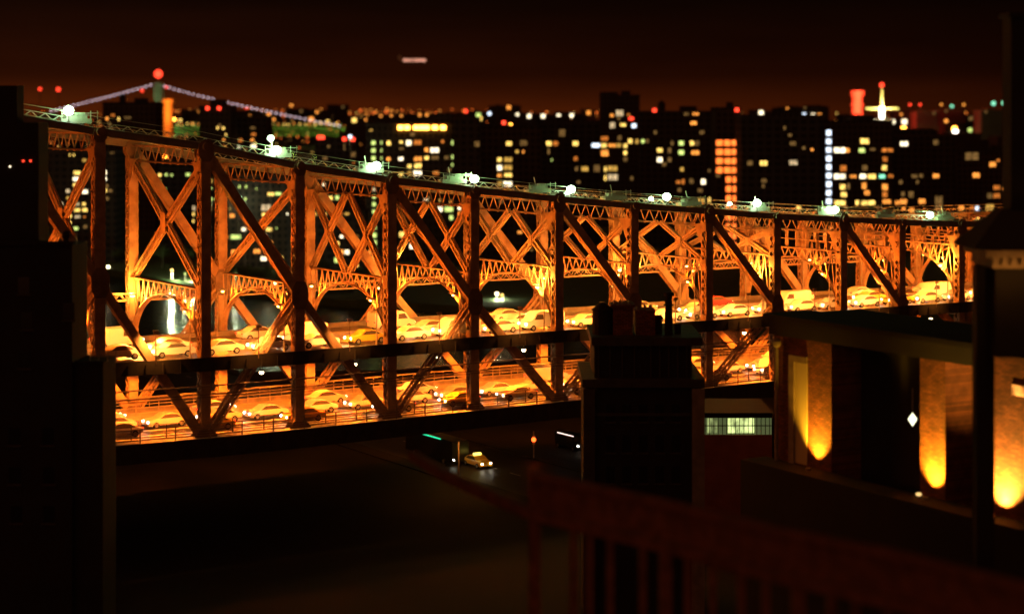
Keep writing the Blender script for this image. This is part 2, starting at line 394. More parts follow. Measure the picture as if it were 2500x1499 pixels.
    # longitudinal strut of the far truss at mid height, and floor beams
    for zf, nm in ((ZU[k]-1.1, 0), (ZL[k]-1.2, 1)):
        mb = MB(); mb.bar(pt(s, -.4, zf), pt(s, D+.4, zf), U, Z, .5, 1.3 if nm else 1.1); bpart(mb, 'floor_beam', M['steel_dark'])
for c in (D,):
    for k in KS[:-1]:
        if k >= 11: continue
        mb = MB(); p = pt(SK[k], c, ZU[k]+4.6); q = pt(SK[k+1], c, ZU[k+1]+4.6)
        lattice(mb, p, q, N, Z, .6, .75, faces=('a',), bar=.12, lace=.085)
        bpart(mb, 'longitudinal_strut', M['lacing'])
# decks
def strip(mb, ca, cb, dz, th, src, mi=0, k0=KS[0], k1=KS[-1]):
    for k in range(k0, k1):
        A = [pt(SK[k], ca, src[k]+dz), pt(SK[k+1], ca, src[k+1]+dz), pt(SK[k+1], cb, src[k+1]+dz), pt(SK[k], cb, src[k]+dz)]
        mb.quadbox([p-Z*th for p in A]+A, mi)
mb = MB(); strip(mb, -.55, D+.55, -.15, .35, ZU); bpart(mb, 'upper_deck', M['concrete'])
mb = MB(); strip(mb, -1.6, D+1.6, -.15, .35, ZL); bpart(mb, 'lower_deck', M['concrete'])
for dk in (ZU, ZL):
  mb = MB(); strip(mb, .9, D-.9, -.10, .02, dk); m0 = bpy.data.materials.get('glow_pale_asphalt') or (mat('glow_pale_asphalt', (.36, .30, .23), .34, 0, (.24, .20, .16), .9))  # pale colour raised to make the roadways glow brighter
  if True:
    for k in range(KS[0], KS[-1]):
        for c in (4.9, 13.3):
            n = 3
            for i in range(n):
                p = pt(SK[k], c, dk[k]-.09).lerp(pt(SK[k+1], c, dk[k+1]-.09), i/n); q = pt(SK[k], c, dk[k]-.09).lerp(pt(SK[k+1], c, dk[k+1]-.09), (i+.45)/n)
                mb.bar(p, q, N, Z, .16, .015, 1)
  bpart(mb, 'roadway_surface', [m0, M['paint_line']])
bm0 = mat('barrier_concrete', (.26, .22, .18), .7, 0, (.16, .135, .11), .8)
for dk, cs in ((ZU, (D/2, D-.75)), (ZL, (D/2, D-.75))):
    for c in cs: mb = MB(); strip(mb, c-.2, c+.2, .42, .55, dk); bpart(mb, 'concrete_barrier', bm0)
for a_ in ((D+.58, D+.62, .05, 1.75, ZU), (D+1.61, D+1.85, -.05, 1.9, ZL), (-.62, -.58, .05, 1.35, ZU), (-1.85, -1.61, -.05, 1.9, ZL)):
    mb = MB(); strip(mb, *a_)
    cc, dk, zo = a_[0]-.04, a_[4], -.9
    if a_[0] < 0:
        for k in range(KS[0], KS[-1]):
            for i in range(6):
                p = pt(SK[k], cc, dk[k]+zo).lerp(pt(SK[k+1], cc, dk[k+1]+zo), (i+.5)/6); mb.bar(p-Z*.4, p+Z*.6, U, N, .12, .1)
    bpart(mb, 'fascia_girder', M['shade_dark'])
mb = MB()
for c in [1.5+2.2*i for i in range(8)]:
    for k in range(KS[0], KS[-1]): mb.bar(pt(SK[k], c, ZU[k]-.8), pt(SK[k+1], c, ZU[k+1]-.8), N, Z, .3, .6)
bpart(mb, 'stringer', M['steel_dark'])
def railing(c, dk, hs, col, per=4):
    mb = MB()
    for k in range(KS[0], KS[-1]):
        for h in hs: mb.rod(pt(SK[k], c, dk[k]+h), pt(SK[k+1], c, dk[k+1]+h), .075)
        for i in range(per):
            p = pt(SK[k], c, dk[k]).lerp(pt(SK[k+1], c, dk[k+1]), i/per); mb.bar(p-Z*.15, p+Z*(max(hs)+.02), U, N, .09, .09)
    bpart(mb, 'railing', col)
railing(-1.45, ZL, (.25, .5, .75, 1.0, 1.3), M['rail'], 3)
railing(.75, ZL, (.5, .9, 1.3), M['rail'], 3)
railing(D-1.1, ZL, (.45, .8, 1.15, 1.5), M['rail'], 4)
railing(D+1.45, ZL, (.4, .8, 1.2), M['rail'], 4)
# service pipes hung outside the lower roadway
mb = MB()
for zo, r_ in ((-2.75, .08), (-3.6, .07), (-3.85, .05)):
    for k in range(KS[0], KS[-1]): mb.cyl(pt(SK[k], -.85, ZU[k]+zo), pt(SK[k+1], -.85, ZU[k+1]+zo), r_, n=8)
bpart(mb, 'service_pipe', M['steel_dark'])
# piers under the span, standing on the ground
for k in (-3, 14):
    mb = MB()
    q = pt(SK[k], D/2, 0)
    for (w_, z0, z1) in ((5.5, 15, 17.5), (4.6, 17.5, ZL[k]-2.3)):
        a_ = U*(w_/2); b_ = N*(D/2+1.5)
        mb.quadbox([Vector((q.x, q.y, z0))-a_-b_, Vector((q.x, q.y, z0))+a_-b_, Vector((q.x, q.y, z0))+a_+b_, Vector((q.x, q.y, z0))-a_+b_,
                    Vector((q.x, q.y, z1))-a_-b_, Vector((q.x, q.y, z1))+a_-b_, Vector((q.x, q.y, z1))+a_+b_, Vector((q.x, q.y, z1))-a_+b_])
    bpart(mb, 'pier', M['stone'])
ORD = {-3: 'hidden', -2: 'hidden', -1: 'leftmost', 0: 'first', 1: 'second', 2: 'third', 3: 'fourth', 4: 'fifth', 5: 'sixth', 6: 'seventh', 7: 'eighth', 8: 'ninth', 9: 'tenth', 10: 'eleventh', 11: 'last', 12: 'beyond-last', 13: 'farthest'}
ORD[13] = 'last-but-hidden'; ORD[-2] = 'off-left'
def where(k): return ORD.get(k, 'farthest')+' post'

# ------------------------------------------------------------------ lamps on the bridge
PW_UP, PW_LO, PW_HOT, PW_TOP = 3600, 11500, 2400, 420; PW_MID, PW_EDGE = 6800, 5000
def road_lamp(k, c, h, side, hot, dk=ZU):
    base = pt(SK[k]-1.0, c, dk[k]-.13)
    t = thing('road_lamp', '%s road lamp at the %s post, %s side of the upper roadway' % ('bright yellow' if hot else 'orange', ORD.get(k, 'farthest'), side), 'street lamp', base, al, 'sodium lamps along the upper roadway')
    sg = 1 if side == 'near' else -1
    m_ = MB(); m_.cyl((0,0,0), (0,0,h-.3), .09, .06, 8); m_.cyl((0,0,0), (0,0,.4), .16, .14, 8); m_.cyl((0,0,h-.35), (0,sg*1.3,h), .05, .045, 8); m_.build('mast', M['rail'], t)
    m_ = MB(); m_.box(-.3, .3, sg*1.3-.45, sg*1.3+.45, h, h+.18); m_.build('lamp_head', M['rail'], t)
    m_ = MB(); m_.ball((0, sg*1.3, h-.1), .26 if hot else .17, 10, .7); m_.build('bulb', EM['S'], t)
    light('lamp_light', (0, sg*1.3, h-.5), (1, .36, .045) if hot else SOD, PW_UP*(1.0 if not hot else 1.3), .2, t, 'SPOT', angle=2.95, blend=.3, aim=(0, sg, .12))
    return t
for k in range(-2, 14):
    if k not in (5, 8, 11): road_lamp(k, 1.1, 4.7, 'near', False)
for k in range(-1, 13): road_lamp(k, D-1.2, 5.2, 'far', k in (1, 7))
for k in (5, 8, 11): road_lamp(k, 1.1, 5.0, 'near', True)
for k in range(-2, 13):                            # fill lights added under each portal to brighten the posts' left faces
    q = pt(SK[k]+.7, 3.6, ZU[k]+5.6)
    t = thing('portal_fill_light', 'added orange fill light under the arch haunch at the '+where(k), 'lamp', q, al, 'fill lights added under the portal arches')
    m_ = MB(); m_.box(-.25, .25, -.2, .2, .1, .25); m_.box(-.7, -.05, -.04, .04, .14, .2); m_.build('housing', M['rail'], t)
    m_ = MB(); m_.ball((0,0,0), .12, 8); m_.build('bulb', EM['S'], t)
    light('lamp_light', (.3, 0, -.1), SOD, PW_MID, .2, t, 'SPOT', angle=2.9, blend=.4, aim=(1, 0, .05))
    q = pt(SK[k]+Lp*.5, -1.15, lerp(ZU, SK[k]+Lp*.5)+2.9)
    t = thing('edge_fill_light', 'added shielded fill light on the near deck edge, just right of the '+where(k), 'lamp', q, al, 'fill lights added along the near deck edge')  # fill light added to brighten the vehicles' near sides
    m_ = MB(); m_.box(-.3, .3, -.14, -.1, -.12, .2); m_.box(-.3, .3, -.1, .12, .15, .2); m_.cyl((0,-.05,.14), (0,-.05,-3.2), .05, n=6); m_.build('housing', M['steel_dark'], t)
    light('lamp_light', (0, .2, 0), (1, .32, .05), PW_EDGE, .12, t, 'SPOT', angle=2.5, blend=.5, aim=(0, 1, -.55))
# hot floodlights fixed to portals
for k, c in ((1, D-2.3), (7, D-3.2), (5, 2.2), (8, 2.2), (11, 1.7)):
    light('portal_light', pt(SK[k]-1.2, c, ZU[k]+5.6), (1, .42, .05), PW_HOT, .25)
light('portal_light', pt(SK[4]+.9, D-2.2, ZU[4]+6.2), (1, .42, .05), PW_HOT*.7, .2)
# bulkhead lamps under the upper deck
for k in range(-2, 13):
    s = SK[k]-Lp*.28; zz = ZU[k]-2.15
    t = thing('deck_lamp', 'round bulkhead lamp under the upper deck, just left of the '+where(k), 'lamp', pt(s, 2.2, zz), al, 'lamps under the upper deck')
    m_ = MB(); m_.cyl((0,0,.9), (0,0,.22), .05, .05, 8); m_.cyl((0,0,.22), (0,0,.05), .16, .34, 12); m_.build('shade', M['rail'], t)
    m_ = MB(); m_.ball((0,0,-.06), .24, 10, .85); m_.build('bulb', EM['K'], t)
    light('lamp_light', (0,0,-.5), (1, .19, .012), PW_LO, .2, t, 'SPOT', angle=2.25, blend=.3, aim=(0, .45, -1))
    if k % 1 == 0: light('lamp_light', (1.5, 11.5, -.4), (1, .19, .012), PW_LO*.75, .2, t, 'SPOT', angle=2.1, blend=.4, aim=(0, .25, -1))
# greenish white lamps on the top walkway
def top_lamp(px, py, c, big, lab):
    best = None
    for i in range(-200, 1900):
        s = i*.1; q = pt(s, c, 0)
        x = 1250+F*q.x/q.y
        if best is None or abs(x-px) < best[0]: best = (abs(x-px), s)
    s = best[1]; zc = lerp(ZT, s)+.4; q = pt(s, c, zc); zb_ = HC-(py-YH)/F*q.y; h = max(.55, zb_-zc)
    t = thing('walkway_lamp', lab, 'lamp', q, al, 'greenish white lamps on the top walkway')
    m_ = MB(); m_.cyl((0,0,0), (0,0,h-.15), .06, .05, 8); m_.cyl((0,0,0), (0,0,.12), .16, .16, 8); m_.build('mast', M['rail'], t)
    m_ = MB(); m_.cyl((0,0,h-.18), (0,0,h-.02), .12, .22, 10); m_.build('collar', M['rail'], t)
    m_ = MB(); m_.ball((0,0,h+.16), .5 if big else .32, 12, .9); m_.build('bulb', EM['C'], t)
    light('lamp_light', (0, 0, h+.75), (.42, 1, .28), PW_TOP*(1 if big else .45), .3, t)
    return t
for i, (x, y, c, b_) in enumerate([(167,275,-.25,1),(675,371,-.25,1),(918,409,-.25,1),(1159,441,-.25,1),(1394,466,-.25,1),(1628,484,-.25,1),(1848,499,-.25,1),(2038,516,-.25,1),(2271,531,-.25,1),
                                   (1385,474,D-.7,0),(1589,489,D-.7,0),(1782,502,D-.7,0),(2012,517,D-.7,0)]):
    nm = ['leftmost, above the dark tower block','between the second and third posts','just left of the fourth post','above the fifth post','just right of the sixth post','right of the seventh post','right of the eighth post','just left of the tenth post','right of the eleventh post',
          'beside the big one by the sixth post','just right of the seventh post','just right of the eighth post','left of the tenth post'][i]
    top_lamp(x, y, c, b_, ('large' if b_ else 'small')+' greenish white lamp on the '+('near' if c < 2 else 'far')+' chord, '+nm)
# service platforms beside the lamps
for i, k in enumerate((0, 2, 3, 4, 5, 6, 7, 8, 9, 10, 11)):
    q = pt(SK[k]-2.1, .9, lerp(ZT, SK[k]-2.1)+.5)
    m_ = MB(); m_.box(-1.5, 1.6, -.5, .6, 0, .45); m_.box(-.9, 1.2, -.35, .45, .45, .8); m_.box(.2, 1.0, -.3, .4, .8, 1.05)
    t = thing('service_platform', 'pale steel platform with rail on the near chord at the '+where(k), 'platform', q, al, 'service platforms on the near chord')
    m_.build('base', M['white_metal'], t)
    m_ = MB()
    for x in (-1.4, -.6, 1.5, 2.2): m_.rod((x, -.45, .4), (x, -.45, 1.2), .06)
    m_.rod((-1.4, -.45, .9), (2.3, -.45, 1.0), .07); m_.rod((2.2, -.45, 1.2), (2.2, -.45, .4), .06); m_.rod((-.6,-.4,1.2), (-.75,-.4,1.8), .09)
    m_.build('rail', M['white_metal'], t)

# ------------------------------------------------------------------ vehicles
def loft_body(mb, prof, hw, mi=0, taper=.0):
    """side profile (x, z) extruded across y"""
    b = len(mb.v); n = len(prof)
    for sg in (-1, 1):
        for x, z in prof: mb.v.append((x, sg*(hw-taper*max(0, z-.85)), z))
    mb.f.append(tuple(b+i for i in range(n))); mb.m.append(mi); mb.f.append(tuple(b+n+i for i in range(n))[::-1]); mb.m.append(mi)
    for i in range(n): mb.f.append((b+i, b+n+i, b+n+(i+1) % n, b+(i+1) % n)); mb.m.append(mi)
def wheel_mesh():
    mb = MB(); mb.cyl((0,-.11,0), (0,.11,0), .33, n=16); return mb.mesh('wheel', M['rubber'])
WH = wheel_mesh()
mb = MB(); mb.cyl((0,-.13,0), (0,.13,0), .19, n=10); RIM = mb.mesh('rim', mat('wheel_rim', (.5,.5,.5), .3, .8))
def car_meshes(kind):
    d = {}
    if kind == 'sedan':
        body = [(-2.25,.35),(-2.28,.75),(-2.1,.92),(-1.55,.97),(-.95,1.38),(-.3,1.46),(.45,1.42),(1.15,.98),(1.9,.88),(2.2,.72),(2.25,.35)]; hw = .88; wx = (-1.4, 1.4)
        gl = [(-1.38,1.0),(-.9,1.33),(-.28,1.40),(.42,1.36),(.98,1.0)]; hx = 2.22; hz = .68; tx = -2.27; tz = .78
    elif kind == 'van':
        body = [(-2.6,.4),(-2.65,1.9),(-2.5,2.1),(.9,2.12),(1.35,1.95),(1.9,1.2),(2.55,1.0),(2.65,.4)]; hw = .97; wx = (-1.75, 1.75)
        gl = [(.35,1.25),(.4,1.8),(1.2,1.85),(1.62,1.25)]; hx = 2.6; hz = .8; tx = -2.64; tz = 1.0
    else:
        body = [(-6,.45),(-6.05,2.9),(-5.85,3.1),(5.75,3.1),(6.0,2.9),(6.05,.45)]; hw = 1.27; wx = (-3.6, 3.9)
        gl = None; hx = 6.03; hz = .8; tx = -6.05; tz = 1.1
    d['body'] = (body, hw); d['gl'] = gl; d['w'] = wx; d['h'] = (hx, hz); d['t'] = (tx, tz)
    return d
PAINT = {}
for n_, c_ in (('white', (.75,.73,.70)), ('silver', (.5,.5,.5)), ('cream', (.68,.6,.45)), ('yellow', (.80,.48,.04)), ('grey', (.22,.22,.23)), ('red', (.45,.04,.03)), ('black', (.02,.02,.022))):
    PAINT[n_] = mat('car_paint_'+n_, c_, .3, .05)
CM = {}
def get(kind, col):
    if (kind, col) in CM: return CM[kind, col]
    d = car_meshes(kind); r = {}
    mb = MB(); loft_body(mb, d['body'][0], d['body'][1], taper=.16 if kind == 'sedan' else .03); r['body'] = mb.mesh('body', PAINT[col])
    if d['gl']:
        mb = MB()
        b = len(mb.v); n = len(d['gl'])
        for sg in (-1, 1):
            b = len(mb.v)
            for x, z in d['gl']: mb.v.append((x, sg*(d['body'][1]-(.16 if kind == 'sedan' else .03)*max(0, z-.85)+.008), z))
            mb.f.append(tuple(b+i for i in range(n)) if sg < 0 else tuple(b+i for i in range(n))[::-1]); mb.m.append(0)
        r['side_window'] = mb.mesh('side_window', M['car_glass'])
    mb = MB(); mb.ball((0,0,0), .13, 8, .8); r['headlight'] = mb.mesh('headlight', EM['H'])
    mb = MB(); mb.box(-.03, .03, -.14, .14, -.07, .07); r['taillight'] = mb.mesh('taillight', EM['L'])
    CM[kind, col] = (d, r); return CM[kind, col]
def car(kind, col, loc, rz, label, cat, group, beams=True, tilt=0):
    d, r = get(kind, col); t = thing('parked_car' if False else {'sedan': 'car', 'van': 'van', 'bus': 'bus'}[kind], label, cat, loc, rz, group)
    put('body', r['body'], t)
    if 'side_window' in r: put('side_window', r['side_window'], t)
    for sg in (-1, 1):
        for x in d['w']:
            w_ = put('wheel', WH, t, (x, sg*(d['body'][1]-.08), .33), (1.0,1,1) if kind != 'bus' else (1.4,1.2,1.4)); put('rim', RIM, w_)
        put('headlight', r['headlight'], t, (d['h'][0], sg*(d['body'][1]-.25), d['h'][1]))
        put('taillight', r['taillight'], t, (d['t'][0], sg*(d['body'][1]-.22), d['t'][1]))
    if beams: light('headlight_beam', (d['h'][0]+.3, 0, d['h'][1]), (1, .65, .25), 70, .15, t, 'SPOT', angle=1.5, blend=.8, aim=(1, 0, -.18))
    return t
def lane(dk, c, s0, s1, gap, direction, deck, lanename, kinds, beams):
    s = s0; i = 0; rr = random.Random(hash_(deck+lanename))
    while s < s1:
        kind, col = kinds[rr.randrange(len(kinds))]
        ln = {'sedan': 4.6, 'van': 5.4, 'bus': 12.3}[kind]
        kn = min(KS, key=lambda k: abs(SK[k]-s)); z = lerp(dk, s)-.08
        side = 'left of' if s < SK[kn] else 'right of'
        off = abs(s-SK[kn]); word = 'just' if off < Lp*.25 else 'well'
        car(kind, col, pt(s+ln/2, c, z), al+(0 if direction > 0 else PI),
            '%s %s, %s lane, %s deck, %s %s %s post' % (col, {'sedan': 'car', 'van': 'van', 'bus': 'bus'}[kind], lanename, deck, word, side, ORD.get(kn, 'farthest')), {'sedan': 'car', 'van': 'van', 'bus': 'bus'}[kind],
            'vehicles on the %s deck' % deck, beams)
        s += ln+gap*(.6+.8*rr.random()); i += 1
def hash_(t): return sum(ord(ch)*(i+3) for i, ch in enumerate(t))
sed = [('sedan','white'),('sedan','cream'),('sedan','yellow'),('sedan','white'),('sedan','cream'),('sedan','white'),('van','white')]
lane(ZU, 2.5, SK[-1]+1, SK[12], 1.0, -1, 'upper', 'near', sed, True)
lane(ZU, 6.6, SK[-1]+4, SK[12], 9, -1, 'upper', 'middle', sed+[('van','white')], True)
lane(ZU, 12.0, SK[-1]+2, SK[12], 11, 1, 'upper', 'far', sed+[('sedan','red')], False)
lane(ZL, 3.0, SK[0]+1, SK[9], 5, -1, 'lower', 'near', sed, True)
lane(ZL, 12.2, SK[0]+3, SK[9], 10, 1, 'lower', 'far', sed, False)
lane(ZL, 7.0, SK[0]+2, SK[9], 1.2, -1, 'lower', 'middle', [('sedan','white'),('sedan','white'),('sedan','cream')], True)

# ------------------------------------------------------------------ ground, river, island
mb = MB(); 
mb.v = [(-900,-200,21),(900,-200,21),(900,560,21),(140,420,21),(-20,330,21),(-900,230,21)]
k_ = len(mb.v); mb.v += [(x,y,-3) for x,y,z in mb.v]; mb.f = [tuple(range(6)), tuple(range(11,5,-1))]+[(i,(i+1)%6,6+(i+1)%6,6+i) for i in range(6)]; mb.m = [0]*8
struct(mb.build('ground', M['ground']))
def water_mat():
    m = bpy.data.materials.new('river_water'); m.use_nodes = True; n = m.node_tree; b = n.nodes['Principled BSDF']
    b.inputs['Base Color'].default_value = (.006, .008, .008, 1); b.inputs['Roughness'].default_value = .2
    t = n.nodes.new('ShaderNodeTexCoord'); mp_ = n.nodes.new('ShaderNodeMapping'); mp_.inputs['Scale'].default_value = (.12, .45, 1)
    z = n.nodes.new('ShaderNodeTexNoise'); z.inputs['Scale'].default_value = 1; z.inputs['Detail'].default_value = 3
    u = n.nodes.new('ShaderNodeBump'); u.inputs['Strength'].default_value = .6; u.inputs['Distance'].default_value = .5
    n.links.new(t.outputs['Object'], mp_.inputs[0]); n.links.new(mp_.outputs[0], z.inputs['Vector']); n.links.new(z.outputs[0], u.inputs['Height']); n.links.new(u.outputs[0], b.inputs['Normal'])
    return m
mb = MB(); mb.v = [(-9000,100,0),(9000,100,0),(9000,12000,0),(-9000,12000,0)]; mb.f = [(0,1,2,3)]; mb.m = [0]
struct(mb.build('river', water_mat()))
# island: shoreline runs diagonally
mb = MB(); sh = [(-260,900),(-112,690),(-60,640),(20,600),(140,560),(420,540),(900,600),(900,1150),(-260,1250)]
mb.v = [(x,y,2.6) for x,y in sh]+[(x,y,-2) for x,y in sh]; n = len(sh); mb.f = [tuple(range(n)), tuple(range(2*n-1,n-1,-1))]+[(i,(i+1)%n,n+(i+1)%n,n+i) for i in range(n)]; mb.m = [0]*(n+2)
struct(mb.build('island', M['grass']))
mb = MB(); mb.v = [(-9000,1600,3),(9000,1600,3),(9000,14000,3),(-9000,14000,3)]; mb.f = [(0,1,2,3)]; mb.m = [0]
# far bank starts at the right and behind the island
mb.v = [(-60,1350,3),(9000,1300,3),(9000,14000,3),(-9000,14000,3),(-9000,5200,3),(-700,4200,3),(-200,2600,3)]; mb.f = [tuple(range(7))]
struct(mb.build('far_bank', M['ground']))

# ------------------------------------------------------------------ buildings behind
for c_, l_ in (('y', (1, .55, .10)), ('w', (1, .72, .38)), ('o', (1, .28, .04))): EM[c_] = emit('window_half_'+c_, l_, .85, .7)
def wunit(c):
    mb = MB(); mb.box(-.5, .5, -.08, .0, -.5, .5); return mb.mesh('window', EM[c])
WM = {c: wunit(c) for c in EM}
mb = MB(); mb.box(-.5, .5, -.05, .0, -.5, .5); WM['0'] = mb.mesh('window', M['glass_dark'])
mb = MB(); mb.box(-.04, .04, -.12, -.08, -.5, .5); mb.box(-.5, .5, -.11, -.085, -.03, .03); MULL = mb.mesh('mullion', M['roof'])
BL = []
def building(x0, x1, yt, z, label, gz=2.6, depth=22, step=None, tank=False, name='apartment_block'):
    a_ = W(x0, yt, z); b_ = W(x1, yt, z)
    t = thing(name, label, 'building', ((a_.x+b_.x)/2, z, gz), 0, 'buildings behind the bridge')
    hw = (b_.x-a_.x)/2; h = a_.z-gz; mb = MB()
    mb.box(-hw, hw, 0, depth, 0, h)
    if step: 
        for (u0, u1, dz) in step: mb.box(-hw+2*hw*u0, -hw+2*hw*u1, depth*.2, depth*.8, h, h+dz)
    mb.build('wall', M['wall'][len(BL) % 4], t)
    mb = MB()
    for q in ((-hw-.15, hw+.15, -.15, .2), (-hw-.15, hw+.15, depth-.2, depth+.15)): mb.box(q[0], q[1], q[2], q[3], h, h+1.0)
    for q in ((-hw-.15, -hw+.2), (hw-.2, hw+.15)): mb.box(q[0], q[1], .2, depth-.2, h, h+1.0)
    mb.build('parapet', M['wall'][(len(BL)+1) % 4], t)
    mb = MB(); mb.box(hw*.1, hw*.55, depth*.3, depth*.6, h+.02, h+3.2)
    if tank: mb.build('bulkhead', M['roof'], t); mb = MB(); mb.cyl((-hw*.4, depth*.5, h), (-hw*.4, depth*.5, h+4.5), 1.8, n=12); mb.cyl((-hw*.4, depth*.5, h+4.5), (-hw*.4, depth*.5, h+6), 1.9, .1, 12)
    mb.build('water_tank' if tank else 'bulkhead', M['roof'], t)
    BL.append(dict(t=t, x0=x0, x1=x1, yt=yt, z=z, n=0, w=[], hw=hw, h=h)); return t
building(120, 283, 372, 800, 'dark slab block at far left with many warm lit windows below the chord')
building(250, 380, 254, 1010, 'dark tower block left of the suspension bridge tower', tank=True)
building(386, 482, 395, 860, 'low dark block seen between the first two truss bays', step=[(.2,.6,4)])
building(486, 562, 263, 905, 'dark tower block with red roof lamps right of the floodlit stack', step=[(.3,.7,4)])
building(562, 652, 288, 930, 'stepped tower block with mixed lit windows beside the red-lamp tower')
building(556, 728, 448, 770, 'broad mid-height block with orange windows behind the second bay', step=[(.1,.4,3)])
building(770, 868, 340, 850, 'small dark block with two pairs of red lamps on its roof')
building(893, 1112, 306, 800, 'wide apartment block with a lit staircase column and orange floodlights on its roof', step=[(.75,.98,5)])
building(1112, 1170, 292, 775, 'narrow blank dark slab right of the orange floodlit roof')
building(1174, 1322, 312, 835, 'apartment block with a pair of bright stacked window columns', tank=True)
building(1322, 1464, 300, 905, 'dark block left of the tallest tower', step=[(.1,.5,3)])
building(1468, 1562, 236, 1040, 'tallest dark tower on the skyline, stepped top', step=[(0,.45,2.5)])
building(1566, 1745, 276, 885, 'broad dim block between tallest tower and the red-lit grid', tank=True)
building(1748, 1808, 268, 815, 'slim block with a glowing orange-red window grid')
building(1812, 2006, 286, 780, 'large nearly unlit slab right of the red-lit grid')
building(2008, 2180, 300, 842, 'block with a white staircase column and lit floor bands')
building(2186, 2330, 335, 905, 'dim block right of the lit floor bands', step=[(.2,.7,4)])
building(2334, 2520, 372, 960, 'low dark block at the far right with scattered warm windows')
building(700, 890, 520, 735, 'low block with scattered lit windows behind the third bay')
building(1172, 1340, 512, 790, 'low block with bright windows behind the sixth bay')
CNT = 0
rw = random.Random(21)
def win(px, py, pw, ph, c):
    best = None
    if c in 'YWOGB' and py < 560: pw *= .86; ph *= .84; c = c.lower() if rw.random() < .34 and c in 'YWO' else c
    for b in BL:
        if b['x0']-2 <= px <= b['x1']+2 and py >= b['yt']-2 and (best is None or b['z'] < best['z']): best = b
    if best is None or best['n'] >= 96: return
    b = best; p = W(px, py, b['z']); o = b['t'].location
    lx = min(max(p.x-o.x, -b['hw']+pw/F*b['z']/2), b['hw']-pw/F*b['z']/2)
    ww, hh = pw/F*b['z'], ph/F*b['z']
    if p.z-hh/2 < 3: return
    for (qx, qz, qw, qh) in b['w']:
        if abs(qx-lx) < (qw+ww)/2 and abs(qz-p.z) < (qh+hh)/2: return
    b['w'].append((lx, p.z, ww, hh)); b['n'] += 1
    o_ = put('window', WM[c], b['t'], (lx, 0, p.z-o.z), (ww, 1, hh))
    if ww > 1.6 and c in 'YWODywo': put('mullion', MULL, o_)
def wz(ox, oy, sc, txt):
    for it in txt.split(';'):
        it = it.strip()
        if not it: continue
        x, y, w_, h_, c = it.split(',')
        win(ox+float(x)/sc, oy+float(y)/sc, float(w_)/sc, float(h_)/sc, c.strip())
S1 = 3.709
wz(0,150,S1, '''765,897,42,28,Y;697,1010,66,34,Y;768,1012,44,30,Y;690,1066,64,36,W;768,1062,40,34,Y;858,1010,24,30,Y;940,1006,52,36,W;940,1064,52,36,W;685,1122,50,30,Y;718,1122,30,30,W;
615,1175,36,34,W;690,1178,42,32,Y;768,1180,54,38,W;615,1237,28,28,Y;948,1172,40,32,Y;550,1294,38,36,W;625,1294,28,26,Y;698,1293,46,26,W;760,1293,30,28,Y;700,1348,56,30,Y;768,1345,48,32,Y;
625,1402,46,34,Y;702,1408,50,26,W;768,1410,22,14,O;628,1461,34,28,Y;1022,490,36,22,O;968,520,24,32,O;1075,525,16,34,Y;1155,512,56,16,D;1115,655,18,30,W;1205,678,12,22,O;1240,678,18,20,Y;1003,620,46,26,D;1000,1172,34,24,D;
632,848,8,22,Y;668,850,12,22,Y;1440,1030,30,30,Y;1505,1027,24,22,G;1555,1030,18,22,G;1702,1026,40,26,G;1438,1090,28,34,Y;1436,1148,26,22,G;1500,1152,14,10,G;1238,1280,18,16,G;1757,1330,26,46,W;1752,1384,14,34,Y;1750,1446,12,28,Y;
1970,604,14,26,Y;2023,606,24,24,Y;2131,604,26,30,W;2045,665,14,20,Y;2295,662,46,30,O;2290,605,40,20,D;2025,710,22,20,O;2135,716,20,30,Y;2178,718,40,34,O;2035,776,26,22,O;2133,772,20,28,Y;2166,776,20,18,W;2296,772,52,36,W;2285,714,30,22,O;2134,830,18,30,Y;2178,860,16,18,O;
2310,742,20,14,Y;1908,1085,30,34,Y;1908,1150,26,12,G;1906,1336,24,36,D;2102,1398,46,40,O;2168,1136,16,30,G;2228,1136,16,30,G;2322,1155,14,10,G;2085,1335,8,16,Y''')
wz(100,480,S1, '''995,375,42,46,Y;1015,500,32,30,G;1183,575,62,34,W;1230,572,30,26,O;1175,640,44,40,Y;1173,668,34,20,W;1300,635,34,30,O;1380,636,26,28,D;1323,302,18,18,O;316,290,44,28,G;
2040,100,100,60,W;2018,165,38,34,Y;2222,152,12,34,W;1735,170,40,40,D;1838,296,44,32,W;1765,366,88,36,G;1675,366,46,28,O;1655,436,28,24,O;1770,506,88,44,O;1955,495,54,34,O;2018,562,50,32,W;1558,567,34,26,G;2066,298,48,30,Y;2133,287,16,14,G;2083,430,24,52,O;2168,560,42,34,Y;1528,442,14,46,W;1745,632,34,26,Y;1775,640,40,30,Y;2025,358,28,28,W;1205,786,80,20,D''')
